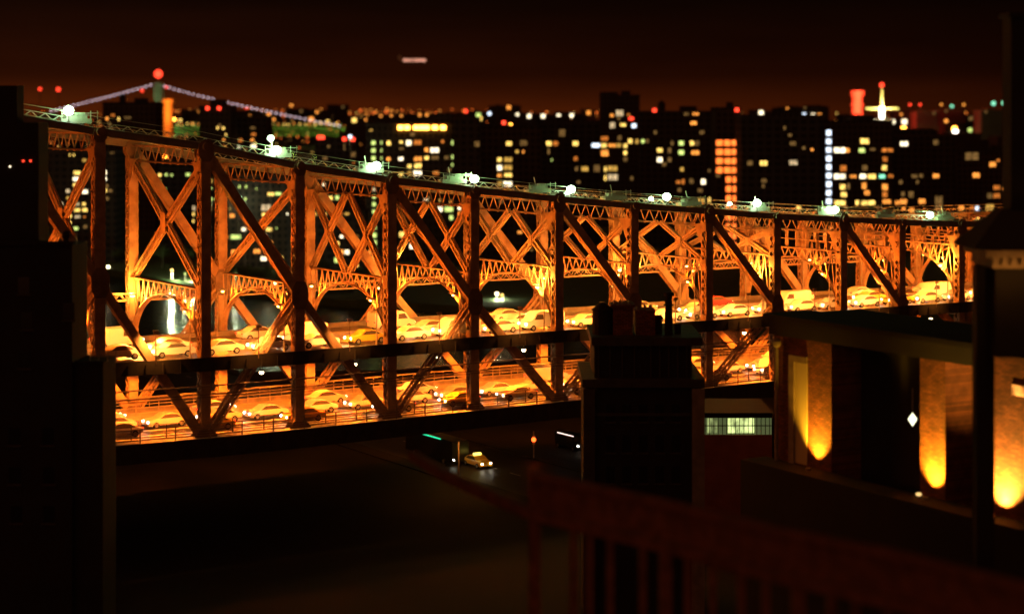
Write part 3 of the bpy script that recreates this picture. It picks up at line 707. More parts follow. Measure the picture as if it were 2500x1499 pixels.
wz(640,150,S1, '''1008,740,40,40,G;1080,738,14,32,G;1147,741,38,44,Y;1258,732,34,24,Y;1328,740,48,50,W;1408,736,72,46,O;1008,808,40,40,G;1080,807,14,30,G;1490,803,38,42,O;1562,805,84,48,W;1008,878,38,40,G;1080,878,14,28,G;1146,886,36,34,O;1256,884,46,34,W;1410,884,74,42,O;1490,876,38,34,Y;1565,874,60,30,D;1670,872,36,30,D;1722,738,16,46,G;1722,868,14,40,G;1722,938,12,34,G;
1333,952,40,36,Y;1411,946,70,44,Y;1258,1022,40,30,Y;1336,1016,40,42,Y;1408,1014,80,46,W;1573,1012,58,36,O;1013,1160,34,30,W;1013,1228,34,30,G;1013,1295,34,40,G;1013,1362,34,36,G;1015,1435,36,36,G;
985,626,34,18,Y;845,845,40,40,D;570,880,40,34,D;745,775,10,60,D;872,970,10,26,Y;828,920,16,18,O;615,1240,46,40,Y;680,1235,34,40,G;715,1372,30,34,O;768,1372,40,42,Y;555,1375,60,40,Y;480,1380,20,36,Y;560,1115,20,24,W;78,1204,60,32,Y;145,1200,60,28,G;60,1326,70,56,W;18,1390,34,26,Y;
1479,1264,30,38,W;1612,1258,22,24,Y;1710,1272,30,30,Y;1610,1340,44,46,W;1690,1340,84,48,G;1786,1330,26,28,W;1786,1386,24,50,O;1712,1414,34,44,G;1268,1422,38,40,O;
1950,750,44,44,D;2236,745,56,40,Y;2308,818,30,32,Y;2148,892,40,40,Y;2228,890,80,44,Y;2150,964,46,50,W;2225,962,84,46,Y;2148,1034,40,28,O;2228,1030,76,36,Y;2150,1108,42,44,Y;2225,1110,82,48,W;2365,820,16,30,O''')
wz(640,480,S1, '''1013,140,36,36,G;1014,210,36,36,G;1014,280,38,38,G;1014,350,38,38,G;1015,418,38,38,G;1015,488,38,38,G;1016,558,38,40,G;712,150,34,44,O;768,150,40,44,Y;555,148,60,40,Y;962,358,42,54,W;967,506,34,40,O;675,428,42,34,Y;720,363,26,24,W;682,575,54,44,G;720,503,28,40,O;768,503,38,36,W;720,570,30,30,W;850,625,40,20,Y;770,280,24,36,O;1022,628,22,34,Y;
1267,345,44,46,Y;1268,438,36,16,Y;1355,450,34,44,W;1390,480,50,30,O;1690,120,84,48,G;1610,115,48,48,W;1712,190,34,44,G;1786,100,26,24,W;1786,160,24,50,O;1268,195,36,40,O;1478,38,32,30,W;2335,325,38,18,O;2335,795,40,30,O;160,560,44,40,Y;78,430,30,50,O;22,360,34,30,Y;703,725,14,34,D;812,730,14,30,Y;1410,625,20,30,D;1350,600,16,20,D''')
wz(1200,150,S1, '''160,745,60,44,Y;290,740,60,44,D;520,745,50,44,Y;580,745,46,44,O;760,745,50,44,Y;232,816,40,44,Y;303,824,46,36,O;518,815,16,50,D;762,882,36,38,O;70,892,38,44,Y;150,892,78,42,Y;70,964,46,50,W;150,962,80,46,Y;70,1034,40,28,O;150,1030,76,34,Y;70,1108,42,46,Y;146,1110,80,46,W;
845,974,64,46,Y;1030,976,16,52,Y;1096,970,96,48,Y;1030,1056,14,54,Y;1098,1050,100,56,W;770,972,24,36,D;980,970,50,60,D;640,650,50,60,D;545,895,12,20,G;
1160,470,70,60,W;1090,490,34,30,O;1240,485,30,20,O;1095,580,48,60,W;1190,575,56,30,Y;1265,520,40,26,R;1290,585,44,40,B;1110,612,80,20,W;1020,700,70,40,O;1160,695,30,40,D;970,762,80,40,B;1010,762,50,40,Y;1090,762,70,30,O;1150,762,50,36,Y;1212,765,34,36,Y;1212,830,28,40,Y;1212,888,28,36,D;1025,832,70,60,O;1000,870,30,30,D;
1255,722,38,46,Y;1318,726,34,46,Y;1370,724,30,34,G;1410,722,22,34,D;1524,806,52,40,Y;1612,808,28,44,D;1524,892,50,46,W;1612,890,30,40,D;1718,742,48,44,G;1718,826,52,44,G;1636,742,20,40,D;1815,742,36,44,Y;1860,742,36,40,D;1845,828,76,40,O;1725,978,32,38,Y;1918,1090,42,52,W;1690,1094,40,30,O;1735,1090,24,50,O;1810,1085,34,40,D;1895,1258,74,44,Y;1983,1256,44,50,Y;
1765,476,40,30,D;1850,474,60,30,O;1830,560,60,34,O;1890,1170,40,30,D''')
for r_ in range(4):
    for cx in (2064, 2136, 2204): wz(1200,150,S1, '%d,%d,56,50,E' % (cx, 740+r_*82))
for r_ in range(8):
    for cx in (2146, 2208): wz(1200,150,S1, '%d,%d,44,52,E' % (cx, 1072+r_*85))
S7 = 3.536
wz(1800,150,S7, '''228,880,70,44,Y;484,874,76,44,W;110,878,44,40,D;480,710,50,30,D;530,1270,40,46,Y;230,1030,40,30,D;575,750,24,24,D;
1100,690,80,50,Y;1075,770,56,40,G;885,768,110,50,W;950,768,40,40,O;1170,760,40,20,D;1300,768,110,34,O;1275,845,44,44,O;1270,920,46,46,Y;915,925,56,56,O;885,994,110,46,W;1000,994,60,26,O;1085,994,60,44,W;1160,994,76,44,Y;1250,994,50,30,T;1350,990,44,30,O;1100,920,40,40,D;910,1085,50,50,Y;960,1080,20,50,D;1095,1075,40,60,O;1120,1135,46,40,O;1275,1085,50,60,O;1275,1150,46,50,O;
920,1150,50,44,Y;885,1222,110,42,Y;1036,1220,28,42,Y;1130,1222,130,40,Y;1290,1212,80,36,O;1360,1220,44,34,O;1435,1212,60,44,O;1595,1208,60,44,O;1500,1150,40,50,D;1430,1145,24,36,D;1270,1290,30,34,O;1435,1272,26,24,O;1505,1290,40,50,O;1615,1280,10,30,O;1085,1322,20,18,Y;
1440,712,72,40,W;1715,990,56,40,O;1530,992,50,26,D;2025,820,110,60,D;2205,890,60,46,O;2062,985,64,44,O;2410,870,60,60,G;2240,1160,60,40,O;2180,1160,40,40,D;2240,1090,60,40,O;2305,1100,30,26,O;1935,1268,50,44,O;2030,1270,40,44,O;2070,1270,30,44,B;2180,1265,76,66,Y;1895,1360,110,36,O;2055,1365,64,50,Y;2185,1362,74,50,Y;2405,700,66,44,O;2270,700,30,30,D;1715,700,40,40,D;1740,1230,60,130,D''')
for r_ in range(9): wz(1800,150,S7, '790,%d,48,52,B' % (618+r_*74))
# random dim rooms
rr = random.Random(3)
for b in BL:
    n = int(b['hw']*b['h']/170)
    for i in range(n):
        fl = round(rr.uniform(.1, .93)*b['h']/3)*3; u = rr.uniform(-.9, .9)
        p = Vector((b['t'].location.x+u*b['hw'], b['z'], b['t'].location.z+fl))
        win(1250+F*p.x/p.y, YH+(HC-p.z)/p.y*F, rr.choice((6, 8, 10)), rr.choice((6, 8)), rr.choice('DDDDDDDO'))
    # unlit glass rows
    fl = 3
    cnt = 0
# orange floodlights on roof of the wide block
b7 = BL[7]
for x in (978, 994, 1016, 1030, 1042, 1062, 1082):
    p = W(x, 312, b7['z'])-b7['t'].location; put('floodlight', WM['F'], b7['t'], (p.x, -.4, p.z), (2.2, 4, 1.8))
light('roof_glow', W(1030, 290, b7['z']+8), (1, .25, .02), 9000, 2)
def redlamp(b, x, y, s=1.6):
    p = W(x, y, b['z'])-b['t'].location; put('warning_light', WM['R'], b['t'], (p.x, -.1, p.z), (s, 4, s))
for b_i, x, y in ((3, 507, 265), (3, 535, 265), (6, 779, 336), (6, 788, 336), (6, 841, 340), (6, 862, 341), (12, 1598, 270), (13, 1799, 269), (9, 1230, 300)): redlamp(BL[b_i], x, y)

# distant city: low blocks with lights along the skyline
FAR = [ # photo x, y, size, colour
(1242,263,14,'O'),(1168,282,16,'G'),(1172,290,14,'Y'),(1195,278,12,'B'),(1209,295,12,'O'),(1250,308,18,'F'),(1263,280,10,'W'),(1292,284,14,'W'),(1326,284,14,'W'),(1364,284,14,'W'),(1396,283,14,'W'),(1372,298,14,'O'),(1390,298,14,'O'),(1405,297,12,'O'),(1437,276,14,'O'),(1283,315,14,'B'),(1120,314,14,'B'),(1186,315,10,'B'),
(865,294,16,'Y'),(893,293,8,'O'),(710,258,10,'O'),(735,272,10,'D'),(774,274,10,'O'),(812,273,10,'O'),(837,262,8,'D'),(800,298,12,'Y'),(760,292,18,'O'),(930,284,8,'O'),(955,283,8,'O'),(980,283,8,'O'),(1025,281,10,'O'),(1042,281,10,'O'),(1062,281,8,'O'),(1098,281,8,'O'),(1137,272,12,'R'),(1150,278,10,'O'),
(1598,269,10,'R'),(1858,276,16,'W'),(1895,286,20,'Y'),(1915,290,14,'Y'),(1963,281,13,'B'),(1985,282,14,'W'),(2000,282,14,'O'),(1922,266,8,'O'),(1943,266,8,'O'),(1965,264,8,'D'),(2014,263,8,'O'),(2074,301,13,'W'),(2107,287,12,'Y'),(2137,297,12,'W'),(2180,298,14,'W'),(2208,298,18,'W'),(2206,316,18,'F'),(2213,322,20,'X'),(2233,324,16,'X'),(2200,280,8,'O'),(2243,275,8,'O'),
(2225,256,8,'R'),(2250,256,8,'R'),(2302,256,8,'O'),(2328,260,10,'T'),(2357,256,8,'O'),(2407,274,8,'D'),(2310,296,12,'O'),(2330,315,16,'F'),(2332,324,20,'X'),(2370,290,14,'D'),(2368,318,14,'G'),(2394,303,15,'O'),(2430,253,14,'T'),(2455,252,14,'T'),(2475,252,12,'T'),(2465,298,10,'O'),(2475,320,14,'B'),(2482,348,16,'O'),(2440,346,10,'D'),(2310,272,8,'D'),(2280,277,8,'D'),(2245,276,8,'O'),
(95,218,10,'R'),(140,219,13,'R'),(300,243,16,'O'),(345,222,9,'R'),(405,213,9,'R'),
(395,293,10,'Y'),(410,290,12,'Y'),(425,292,10,'F'),(440,294,10,'Y'),(455,298,10,'O'),(470,290,7,'R'),(487,273,8,'O'),(470,303,8,'O'),(572,275,10,'O'),(600,268,10,'R'),(610,284,8,'O'),(632,298,8,'Y'),(656,280,12,'O'),(668,292,10,'O')]
FAR.sort()
groups = []
for f_ in FAR:
    if groups and f_[0]-groups[-1][0][0] < 46: groups[-1].append(f_)
    else: groups.append([f_])
rr = random.Random(11)
for gi, g in enumerate(groups):
    z = rr.uniform(1750, 2900) if g[-1][0] > 880 else rr.uniform(4100, 5200); x0 = min(f_[0]-f_[2] for f_ in g)-4; x1 = max(f_[0]+f_[2] for f_ in g)+4; yt = min(f_[1] for f_ in g)-9
    red = [f_ for f_ in g if f_[3] == 'R' or f_[1] < 262]; rest = [f_ for f_ in g if f_ not in red]
    if rest: yt = min(f_[1]-f_[2]/2 for f_ in rest)-3
    else: yt = 292
    a_ = W(x0, yt, z); b_ = W(x1, yt, z); o = Vector(((a_.x+b_.x)/2, z, 3))
    t = thing('distant_block', 'far low block on the skyline with %d blurred lights, %s from the left' % (len(g), ['1st','2nd','3rd'][gi] if gi < 3 else '%dth' % (gi+1)), 'building', o, 0, 'distant blocks on the skyline')
    mb = MB(); hw = (b_.x-a_.x)/2
    u = -hw
    while u < hw-1:
        wd = min(rr.uniform(.3, .6)*hw, hw-u); mb.box(u, u+wd, 0, 40, 0, a_.z-3-rr.uniform(0, 3)); u += wd
    for f_ in red: p = W(f_[0], f_[1], z)-o; mb.box(p.x-.5, p.x+.5, 10, 11, 0, p.z)
    mb.build('wall', M['wall'][gi % 4], t)
    for f_ in g:
        p = W(f_[0], f_[1], z)-o; sc = f_[2]/F*z*.6
        put('lit_window' if f_ not in red else 'warning_light', WM[f_[3]], t, (p.x, (-.5 if f_ not in red else 9.9), p.z), (sc, 4, sc))
# uncountable lights of the far borough
mb = MB(); mcols = 'OYEEDO'
for i in range(1900):
    z = rr.uniform(2300, 8500); px = rr.uniform(-100, 2600); h = rr.uniform(4, 34) if rr.random() < .85 else rr.uniform(30, 62)
    x = (px-1250)/F*z; r_ = rr.uniform(.6, 1.6)*z/4000
    mb.box(x-r_, x+r_, z, z+1, 3+h, 3+h+1.4*r_, rr.randrange(6))
for i in range(500):  # extra orange lights build up the haze band left of centre
    z = rr.uniform(5200, 9500); px = rr.gauss(760, 260); h = rr.uniform(6, 75); x = (px-1250)/F*z; r_ = rr.uniform(.8, 2.2)*z/5500
    mb.box(x-r_, x+r_, z, z+1, 3+h, 3+h+1.4*r_, rr.choice((0, 0, 2, 3, 4)))
o = mb.build('far_city_lights', [EM[c] for c in mcols]); struct(o, 'stuff')
mb = MB()
for i in range(420):
    z = rr.uniform(1500, 8600); px = rr.uniform(-150, 2650); x = (px-1250)/F*z
    if px < 900 and z < 4400: continue
    hh = rr.uniform(8, 45) if rr.random() < .9 else rr.uniform(45, 62); ww = rr.uniform(10, 40)
    mb.box(x-ww, x+ww, z+2, z+40, 3, 3+hh)
struct(mb.build('far_city_blocks', M['wall'][1]), 'stuff')

# suspension bridge far left
SB = thing('suspension_bridge', 'distant suspension bridge with a string of pale lights on its cables at far left', 'bridge', W(384, 330, 3500).to_3d())
o = SB.location; zz = 3500
def sp(x, y, dy=0): return W(x, y, zz)-o+Vector((0, dy, 0))
mb = MB()
for dy in (0, 26):
    for x in (379, 390): mb.bar(sp(x, 362, dy), sp(x, 203, dy), (1,0,0), (0,1,0), 3.4, 4)
    for y in (212, 250, 290): mb.bar(sp(379, y, dy), sp(390, y, dy), (0,0,1), (0,1,0), 3, 3)
mb.bar(sp(384, 206, 0), sp(384, 206, 26), (1,0,0), (0,0,1), 8, 4)
mb.build('tower', mat('green_lit_steel', (.22, .34, .22), .6), SB)  # green of the lighting is put into the tower's colour
mb = MB(); mb.ball(sp(384, 181, 10), 7.5, 10); mb.build('beacon', EM['R'], SB); mb = MB(); mb.cyl(sp(384, 203, 10), sp(384, 186, 10), .6, n=6); mb.build('mast', M['rail'], SB)
def cabl(t): return (384-264*t, 203+70*(t**.92)) 
def cabr(t): return (384+450*t, 203+106*(t**.82))
beads = []
for fn, n in ((cabl, 24), (cabr, 38)):
    for dy in (0, 26):
        pts = [sp(*fn(i/n), dy) for i in range(n+1)]
        cab = MB()
        for p, q in zip(pts, pts[1:]): cab.rod(p, q, .8)
        cab.build('cable', M['black_wall'], SB)
    beads += [(sp(*fn((i+.5)/n), -1), sp(*fn((i+.9)/n), 27)) for i in range(n)]
mb = MB(); mb.ball((0,0,0), 1.1, 8); bm_ = mb.mesh('cable_light', EM['P'])
for a_, b_ in beads: put('cable_light', bm_, SB, a_)
mb = MB()
for dy in (0, 26):
    for y in (309, 329): mb.bar(sp(360, y, dy), sp(850, y+2, dy), (0,1,0), (0,0,1), 1, 2.2)
    for i in range(46):
        x = 362+i*10.6; mb.rod(sp(x, 309, dy), sp(x+5.3, 329, dy), 1.2); mb.rod(sp(x+5.3, 329, dy), sp(x+10.6, 309, dy), 1.2)
mb.bar(sp(360, 316, 13), sp(850, 318, 13), (0,1,0), (0,0,1), 24, 1.5); mb.build('deck_truss', mat('green_lit_truss', (.20, .42, .18), .6), SB)  # green light on the deck is painted into the truss colour too
mb = MB(); mb.ball((0,0,0), 1.5, 8); dm_ = [mb.mesh('deck_lamp', EM[c_]) for c_ in 'YOK']
for i in range(34):
    x = 392+i*13; put('deck_lamp', dm_[i*7 % 3] if i*7 % 3 < 2 else dm_[0], SB, sp(x+(i*5 % 4), 305-(i*3 % 4)*.8, -2))
mb = MB()
for i in range(24):
    x = 384+i*19.5; mb.rod(sp(x, 309, 0), sp(x, 296, 0), .8)
mb.build('hanger', M['rail'], SB)
for i in range(9): light('deck_light', sp(375+i*57, 316, -22), (.55, 1, .14), 5500, 2, SB)
light('tower_light', sp(392, 300, -40), (.7, 1, .5), 30000, 3, SB); light('tower_light', sp(380, 240, -45), (.7, .9, .5), 20000, 3, SB)
# floodlit stacks
def stack(x, y0, y1, z, w_, lab, col, pw, nm='smokestack'):
    a_ = W(x, y1, z); t = thing(nm, lab, 'chimney', (a_.x, z, 3)); h = W(x, y0, z).z-3; r_ = w_/F*z/2
    mb = MB(); mb.cyl((0,0,0), (0,0,h), r_*1.1, r_*.85, 16); mb.build('shaft', M['stone'], t)
    mb = MB(); mb.cyl((0,0,h-r_*.8), (0,0,h), r_*1.2, r_*1.25, 16); mb.cyl((0,0,h*.78), (0,0,h*.78+r_*.3), r_*1.2, r_*1.2, 16); mb.build('rim', M['stone'], t)
    hv = (y1-y0)/F*z
    for f_ in (.15, .5, .95): light('flood', (0, -r_*4, h-hv*(1-f_)), col, pw*z*z/1e6, 2, t)
    return t
stack(411, 243, 298, 3200, 26, 'orange floodlit chimney behind the suspension bridge deck', (1, .20, .015), 13000)
stack(2092, 223, 290, 2600, 30, 'red floodlit chimney with banded top on the right skyline', (1, .05, .02), 50000)
t = thing('lattice_mast', 'slim radio mast with yellow lit base and red top lamp on the right skyline', 'mast', (W(2153, 290, 2500).x, 2500, 3))
h = W(2153, 212, 2500).z-3; mb = MB()
for a_, b_ in ((-1,-1),(1,-1),(1,1),(-1,1)): mb.rod((a_*3.5, b_*3.5, 0), (a_*.5, b_*.5, h), .7)
for i in range(18):
    z0 = h*i/18; s0 = 3.5-3*i/18; s1 = 3.5-3*(i+1)/18; mb.rod((-s0, -s0, z0), (s1, -s1, h*(i+1)/18), .4)
mb.build('frame', M['pale_wall'], t); mb = MB(); mb.ball((0,0,h+2), 3, 8); mb.build('beacon', EM['R'], t)
mb = MB(); mb.box(-22, 22, -1, 1, W(0, 266, 2500).z-4, W(0, 266, 2500).z-2); mb.build('crossarm', M['pale_wall'], t)
mb = MB(); mb.box(-2.2, 2.2, -3, 3, W(0, 290, 2500).z-3, W(0, 262, 2500).z-3); mb.build('lit_base', EM['X'], t)
light('flood', (0, -12, W(0, 262, 2500).z-3), (1, .75, .2), 200000, 2, t)
# aeroplane
t = thing('airplane', 'airliner with its lights drawn as a glowing streak, alone in the dark sky', 'airplane', W(1013, 148, 2600)); mb = MB()
mb.cyl((-17,0,0), (14,0,0), 1.9, n=12); mb.cyl((14,0,0), (18,0,-.2), 1.9, .5, 12); mb.cyl((-17,0,0), (-23,0,.9), 1.9, .3, 12); mb.build('fuselage', M['white_metal'], t)
mb = MB()
for sg in (-1, 1): mb.quadbox([(-3,0,-.6),(4,0,-.6),(-5,sg*17,.4),(-8,sg*17,.4),(-3,0,-.2),(4,0,-.2),(-5,sg*17,.6),(-8,sg*17,.6)])
mb.build('wing', M['white_metal'], t)
mb = MB(); mb.quadbox([(-22,-.15,1),(-17,-.15,1.6),(-17,.15,1.6),(-22,.15,1),(-23.5,-.1,6.5),(-21,-.1,6.5),(-21,.1,6.5),(-23.5,.1,6.5)]); mb.build('tail_fin', M['white_metal'], t)
em_air = emit('light_streak', (1, .42, .28), 1.3)
mb = MB()
for x in (-14,-9.5,-5,-.5,4,8.5,13): mb.ball((x, -2.2, 0), 2.0, 8)  # row of glowing balls stands in for the streak of its lights
mb.build('light_streak', em_air, t)

# ------------------------------------------------------------------ island things: lamps, trees, pavilion
def park_lamp(px, py, z, r_, c, lab, pw=900, lc=(.9, 1, .55)):
    p = W(px, py, z); hgt = p.z-2.6
    t = thing('park_lamp', lab, 'street lamp', (p.x, z, 2.6), 0, 'lamps on the island')
    mb = MB(); mb.cyl((0,0,0), (0,0,hgt-r_), .14, .09, 8); mb.build('pole', M['rail'], t)
    mb = MB(); mb.cyl((0,0,hgt+r_*.8), (0,0,hgt+r_*1.3), r_*.9, r_*.2, 10); mb.build('cap', M['rail'], t)
    mb = MB(); mb.ball((0,0,hgt), r_, 10); mb.build('globe', EM[c], t)
    light('lamp_light', (0, -1.2, hgt-r_-.8), lc, pw, .3, t)
for a_ in [(828,745,650,.55,'K','park lamp left of the pale pavilion wall',900),(877,751,640,.5,'K','park lamp right of the pale pavilion wall',6000),(264,652,770,.55,'K','white park lamp at the left shore',900),(360,684,760,.7,'C','greenish white park lamp by the shore path',12000),
           (435,694,770,.55,'K','warm park lamp on the low pavilion left of the second post',6000),(668,712,700,.6,'K','warm park lamp behind the third portal',6000),(1033,760,640,.5,'S','orange park lamp behind the fifth bay',3000),(1050,774,640,.5,'B','cold white park lamp beside the orange one',3000),
           (515,486,765,.6,'G','left lamp of the yellow green pair',300),(528,487,765,.6,'G','right lamp of the yellow green pair',300),(583,485,765,.8,'C','bright yellow green lamp behind the third bay',500),(599,486,765,.55,'G','small yellow green lamp beside the bright one',300),
           (661,338,760,1.0,'C','high green white floodlight lamp left of the dark shoreline',4000),(1213,717,640,.5,'K','white lamp seen under the sixth portal',3000),(1226,720,640,.5,'Y','yellow lamp beside the white one under the sixth portal',3000),(855,334,820,.9,'B','pale blue lamp between the red roof lamps',500),
 (452,668,705,.45,'G','tall green white shore lamp behind the first portal',900),(470,676,708,.3,'K','tall lamp beside the one behind the first portal',5000),(575,668,700,.45,'G','tall green white shore lamp under the second bay strut',900),(672,690,690,.45,'K','tall bright shore lamp behind the third post diagonal',900),(420,660,712,.3,'S','tall orange shore lamp left of the green white one',12000)]: park_lamp(*a_)
def pav(px0, px1, pt_, z, lab, col):
    a_ = W(px0, pt_, z); b_ = W(px1, pt_, z); t = thing('pavilion', lab, 'building', ((a_.x+b_.x)/2, z, 2.6)); hw = (b_.x-a_.x)/2; h = a_.z-2.6
    mb = MB(); mb.box(-hw, hw, 0, 10, 0, h); mb.build('wall', col, t)
    mb = MB(); mb.quadbox([(-hw-.8,-.8,h),(hw+.8,-.8,h),(hw+.8,10.8,h),(-hw-.8,10.8,h),(-hw*.7,4,h+2.2),(hw*.7,4,h+2.2),(hw*.7,6,h+2.2),(-hw*.7,6,h+2.2)]); mb.build('roof', M['roof'], t)
    for i in range(int(hw)): 
        mb = MB(); mb.box(-hw+1+i*2-.3, -hw+1+i*2+.4, -.05, .0, h*.35, h*.75); mb.build('window', M['glass_dark'], t)
pav(778, 868, 758, 662, 'pale low pavilion lit green on the island shore', M['pale_wall'])
pav(405, 470, 690, 790, 'low tan pavilion left of the second post', mat('tan_wall', (.4, .28, .16), .8))
pav(262, 300, 655, 800, 'low tan wall building at the left shore', mat('tan_wall_b', (.4, .3, .18), .8))
def tree(px, z, h, lab, sd):
    r2 = random.Random(sd); x = (px-1250)/F*z; t = thing('tree', lab, 'tree', (x, z, 2.6), 0, 'trees on the island shore')
    mb = MB(); mb.cyl((0,0,0), (.2,0,h*.45), .3, .18, 8)
    tips = []
    for i in range(7):
        u = r2.uniform(0, 2*PI); q = (math.cos(u)*h*.25, math.sin(u)*h*.25, h*r2.uniform(.6, .9)); mb.cyl((.2,0,h*.4), q, .13, .04, 5); tips.append(q)
    mb.build('trunk', M['bark'], t); mb = MB()
    for i in range(900):
        q = tips[r2.randrange(7)]; c = Vector(q)+Vector((r2.gauss(0,1), r2.gauss(0,1), r2.gauss(0,.8)))*h*.11
        a_ = Vector((r2.gauss(0,1), r2.gauss(0,1), r2.gauss(0,1))).normalized()*.28; b_ = a_.orthogonal().normalized()*.2; k_ = len(mb.v)
        mb.v += [tuple(c-a_), tuple(c+b_), tuple(c+a_), tuple(c-b_)]; mb.f.append((k_, k_+1, k_+2, k_+3)); mb.m.append(0)
    mb.build('crown', M['leaf'], t)
for i, (px, z, h) in enumerate([(560,690,9),(598,680,8),(640,668,9),(690,662,8),(742,668,8),(775,690,10),(862,655,10),(902,650,9),(935,645,8),(985,640,8),(1110,640,9),(300,760,8),(335,750,7),(395,770,9),(455,770,8)]):
    tree(px, z, h, 'leafy dark tree on the island shore, %s from the left' % (['third','fourth','fifth','sixth','seventh','eighth','tenth','eleventh','twelfth','thirteenth','rightmost of the row','leftmost','second','just left of the second post','beside the second post'][i]), i)

# ------------------------------------------------------------------ foreground: left tower block
def blackwin(t, x, y, z0, w_, h_):
    mb = MB(); mb.box(-w_/2, w_/2, -.02, .0, -h_/2, h_/2); o_ = mb.build('window', M['glass_dark'], t); o_.location = (x, y, z0)
    mb = MB(); mb.box(-w_/2-.12, w_/2+.12, -.12, .0, -h_/2-.16, -h_/2-.002); mb.build('sill', M['shade_dark'], o_)
zf = 140.0
t = thing('tower_block', 'black tower block filling the lower left edge, roof terrace railing on top', 'building', ((-31.6-60)/2, zf, 21)); o = t.location
def LB(px): return (px-1250)/F*(zf+5)
def LX(px, z=zf): return (px-1250)/F*z
def LZ(py, z=zf): return HC-(py-YH)/F*z
mb = MB(); x1 = LB(213)-o.x; x2 = LB(283)-o.x; xl_ = LX(-260)-o.x
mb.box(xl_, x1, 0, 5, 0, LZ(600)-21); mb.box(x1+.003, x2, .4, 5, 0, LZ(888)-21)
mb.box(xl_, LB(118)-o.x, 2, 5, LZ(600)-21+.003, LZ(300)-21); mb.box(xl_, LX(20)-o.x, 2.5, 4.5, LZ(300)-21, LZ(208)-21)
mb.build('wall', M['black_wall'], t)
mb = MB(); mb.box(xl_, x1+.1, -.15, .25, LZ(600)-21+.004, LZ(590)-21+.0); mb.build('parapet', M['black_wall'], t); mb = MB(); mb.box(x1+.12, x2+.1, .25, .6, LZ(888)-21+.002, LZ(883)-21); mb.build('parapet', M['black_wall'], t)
def fence(px0, px1, py, yy, hgt=.8):
    mb = MB(); a_ = LX(px0)-o.x; b_ = LX(px1)-o.x; z0 = LZ(py)-21; n = max(3, int((b_-a_)/.7))
    for hh in (hgt*.5, hgt*.75, hgt): mb.rod((a_, yy, z0+hh), (b_, yy, z0+hh), .05)
    for i in range(n+1): mb.rod((a_+(b_-a_)*i/n, yy, z0), (a_+(b_-a_)*i/n, yy, z0+hgt), .05)
    mb.build('terrace_railing', M['rail'], t)
fence(128, 178, 600, 1.2, .85); fence(214, 278, 886, .8, .8)
mb = MB(); mb.cyl((LX(150)-o.x, 1.4, LZ(598)-21), (LX(150)-o.x, 1.4, LZ(580)-21), .25, .2, 8); mb.ball((LX(152)-o.x, 1.4, LZ(578)-21), .4, 8); mb.build('planter', M['black_wall'], t)
for px, py in ((58,697),(66,783),(60,878),(35,1065),(117,1065),(36,1160),(119,1160),(168,760),(40,1255),(119,1255)): blackwin(t, LX(px)-o.x, 0, LZ(py)-21, .85, 1.25)
for px, py in ((40,395),(58,395)):
    p_ = put('lit_window', WM['R'], t, (LX(px)-o.x, 2, LZ(py)-21), (.13, 1, .13))
put('lit_window', WM['W'], t, (LX(7)-o.x, 2, LZ(409)-21), (.12, 1, .12))

# centre rooftop building
zc_ = 165.0
t = thing('stone_turret_building', 'dark stone building with cluttered roof hiding the decks right of centre', 'building', (LX(1572, zc_), zc_, 21)); o = t.location
def CX(px): return LX(px, zc_)-o.x
def CZ(py): return LZ(py, zc_)-21
mb = MB(); mb.box(CX(1430), CX(1712), 0, 11, 0, CZ(945)); mb.box(CX(1452), CX(1690), .6, 10, CZ(938), CZ(845)); mb.build('wall', M['black_wall'], t)
mb = MB(); mb.box(CX(1421), CX(1720), -.35, 11.3, CZ(945)+.002, CZ(925)); mb.box(CX(1444), CX(1716), .1, 10.5, CZ(845), CZ(825)); mb.box(CX(1424), CX(1718), -.15, .0, CZ(1015), CZ(1008)); mb.build('cornice', M['shade_dark'], t)
mb = MB()
for px in (1590, 1612, 1634, 1656, 1678): mb.box(CX(px)-.06, CX(px)+.06, .45, .6, CZ(925), CZ(846))
for px in (1462, 1490, 1520, 1550): mb.box(CX(px)-.06, CX(px)+.06, .45, .6, CZ(925), CZ(846))
mb.build('panel_ribs', M['shade_dark'], t)
mb = MB(); mb.box(CX(1689), CX(1719), -.5, .3, 0, CZ(948)); mb.build('pilaster', M['stone'], t)
mb = MB(); mb.box(CX(1424), CX(1452), -.5, .3, 0, CZ(948)); mb.build('pilaster', M['shade_dark'], t)  # shaded copy of the right pilaster, the dark is in its colour
for px in (1490, 1530, 1570, 1610, 1650):
    for py in (1000, 1075, 1150, 1230): blackwin(t, CX(px), 0, CZ(py+8), .75, 1.5)
mb = MB()
mb.cyl((CX(1475), 3, CZ(825)), (CX(1475), 3, CZ(765)), .95, .9, 14); mb.cyl((CX(1475), 3, CZ(765)), (CX(1475), 3, CZ(748)), 1.05, .25, 14)
mb.build('water_tank', M['black_wall'], t)
mb = MB(); mb.box(CX(1500), CX(1548), 2, 4.5, CZ(825), CZ(752)); mb.box(CX(1494), CX(1553), 1.8, 4.7, CZ(757), CZ(750)); mb.box(CX(1556), CX(1604), 2, 5, CZ(825), CZ(764)); mb.build('chimney_stack', M['brick'], t)
mb = MB()
for px, r_ in ((1506, .2), (1518, .16), (1532, .22), (1543, .15), (1566, .2), (1580, .17), (1594, .2)):
    tp = 742 if px < 1550 else 752; mb.cyl((CX(px), 3, CZ(770)), (CX(px), 3, CZ(tp)), r_, r_*.8, 8)
mb.build('chimney_pot', M['stone'], t)
mb = MB(); mb.cyl((CX(1637), 2, CZ(825)), (CX(1637), 2, CZ(728)), .36, .3, 12); mb.cyl((CX(1637), 2, CZ(728)), (CX(1637), 2, CZ(718)), .5, .42, 12); mb.cyl((CX(1637), 2, CZ(752)), (CX(1637), 2, CZ(748)), .46, .46, 12); mb.build('vent_pipe', M['black_wall'], t)
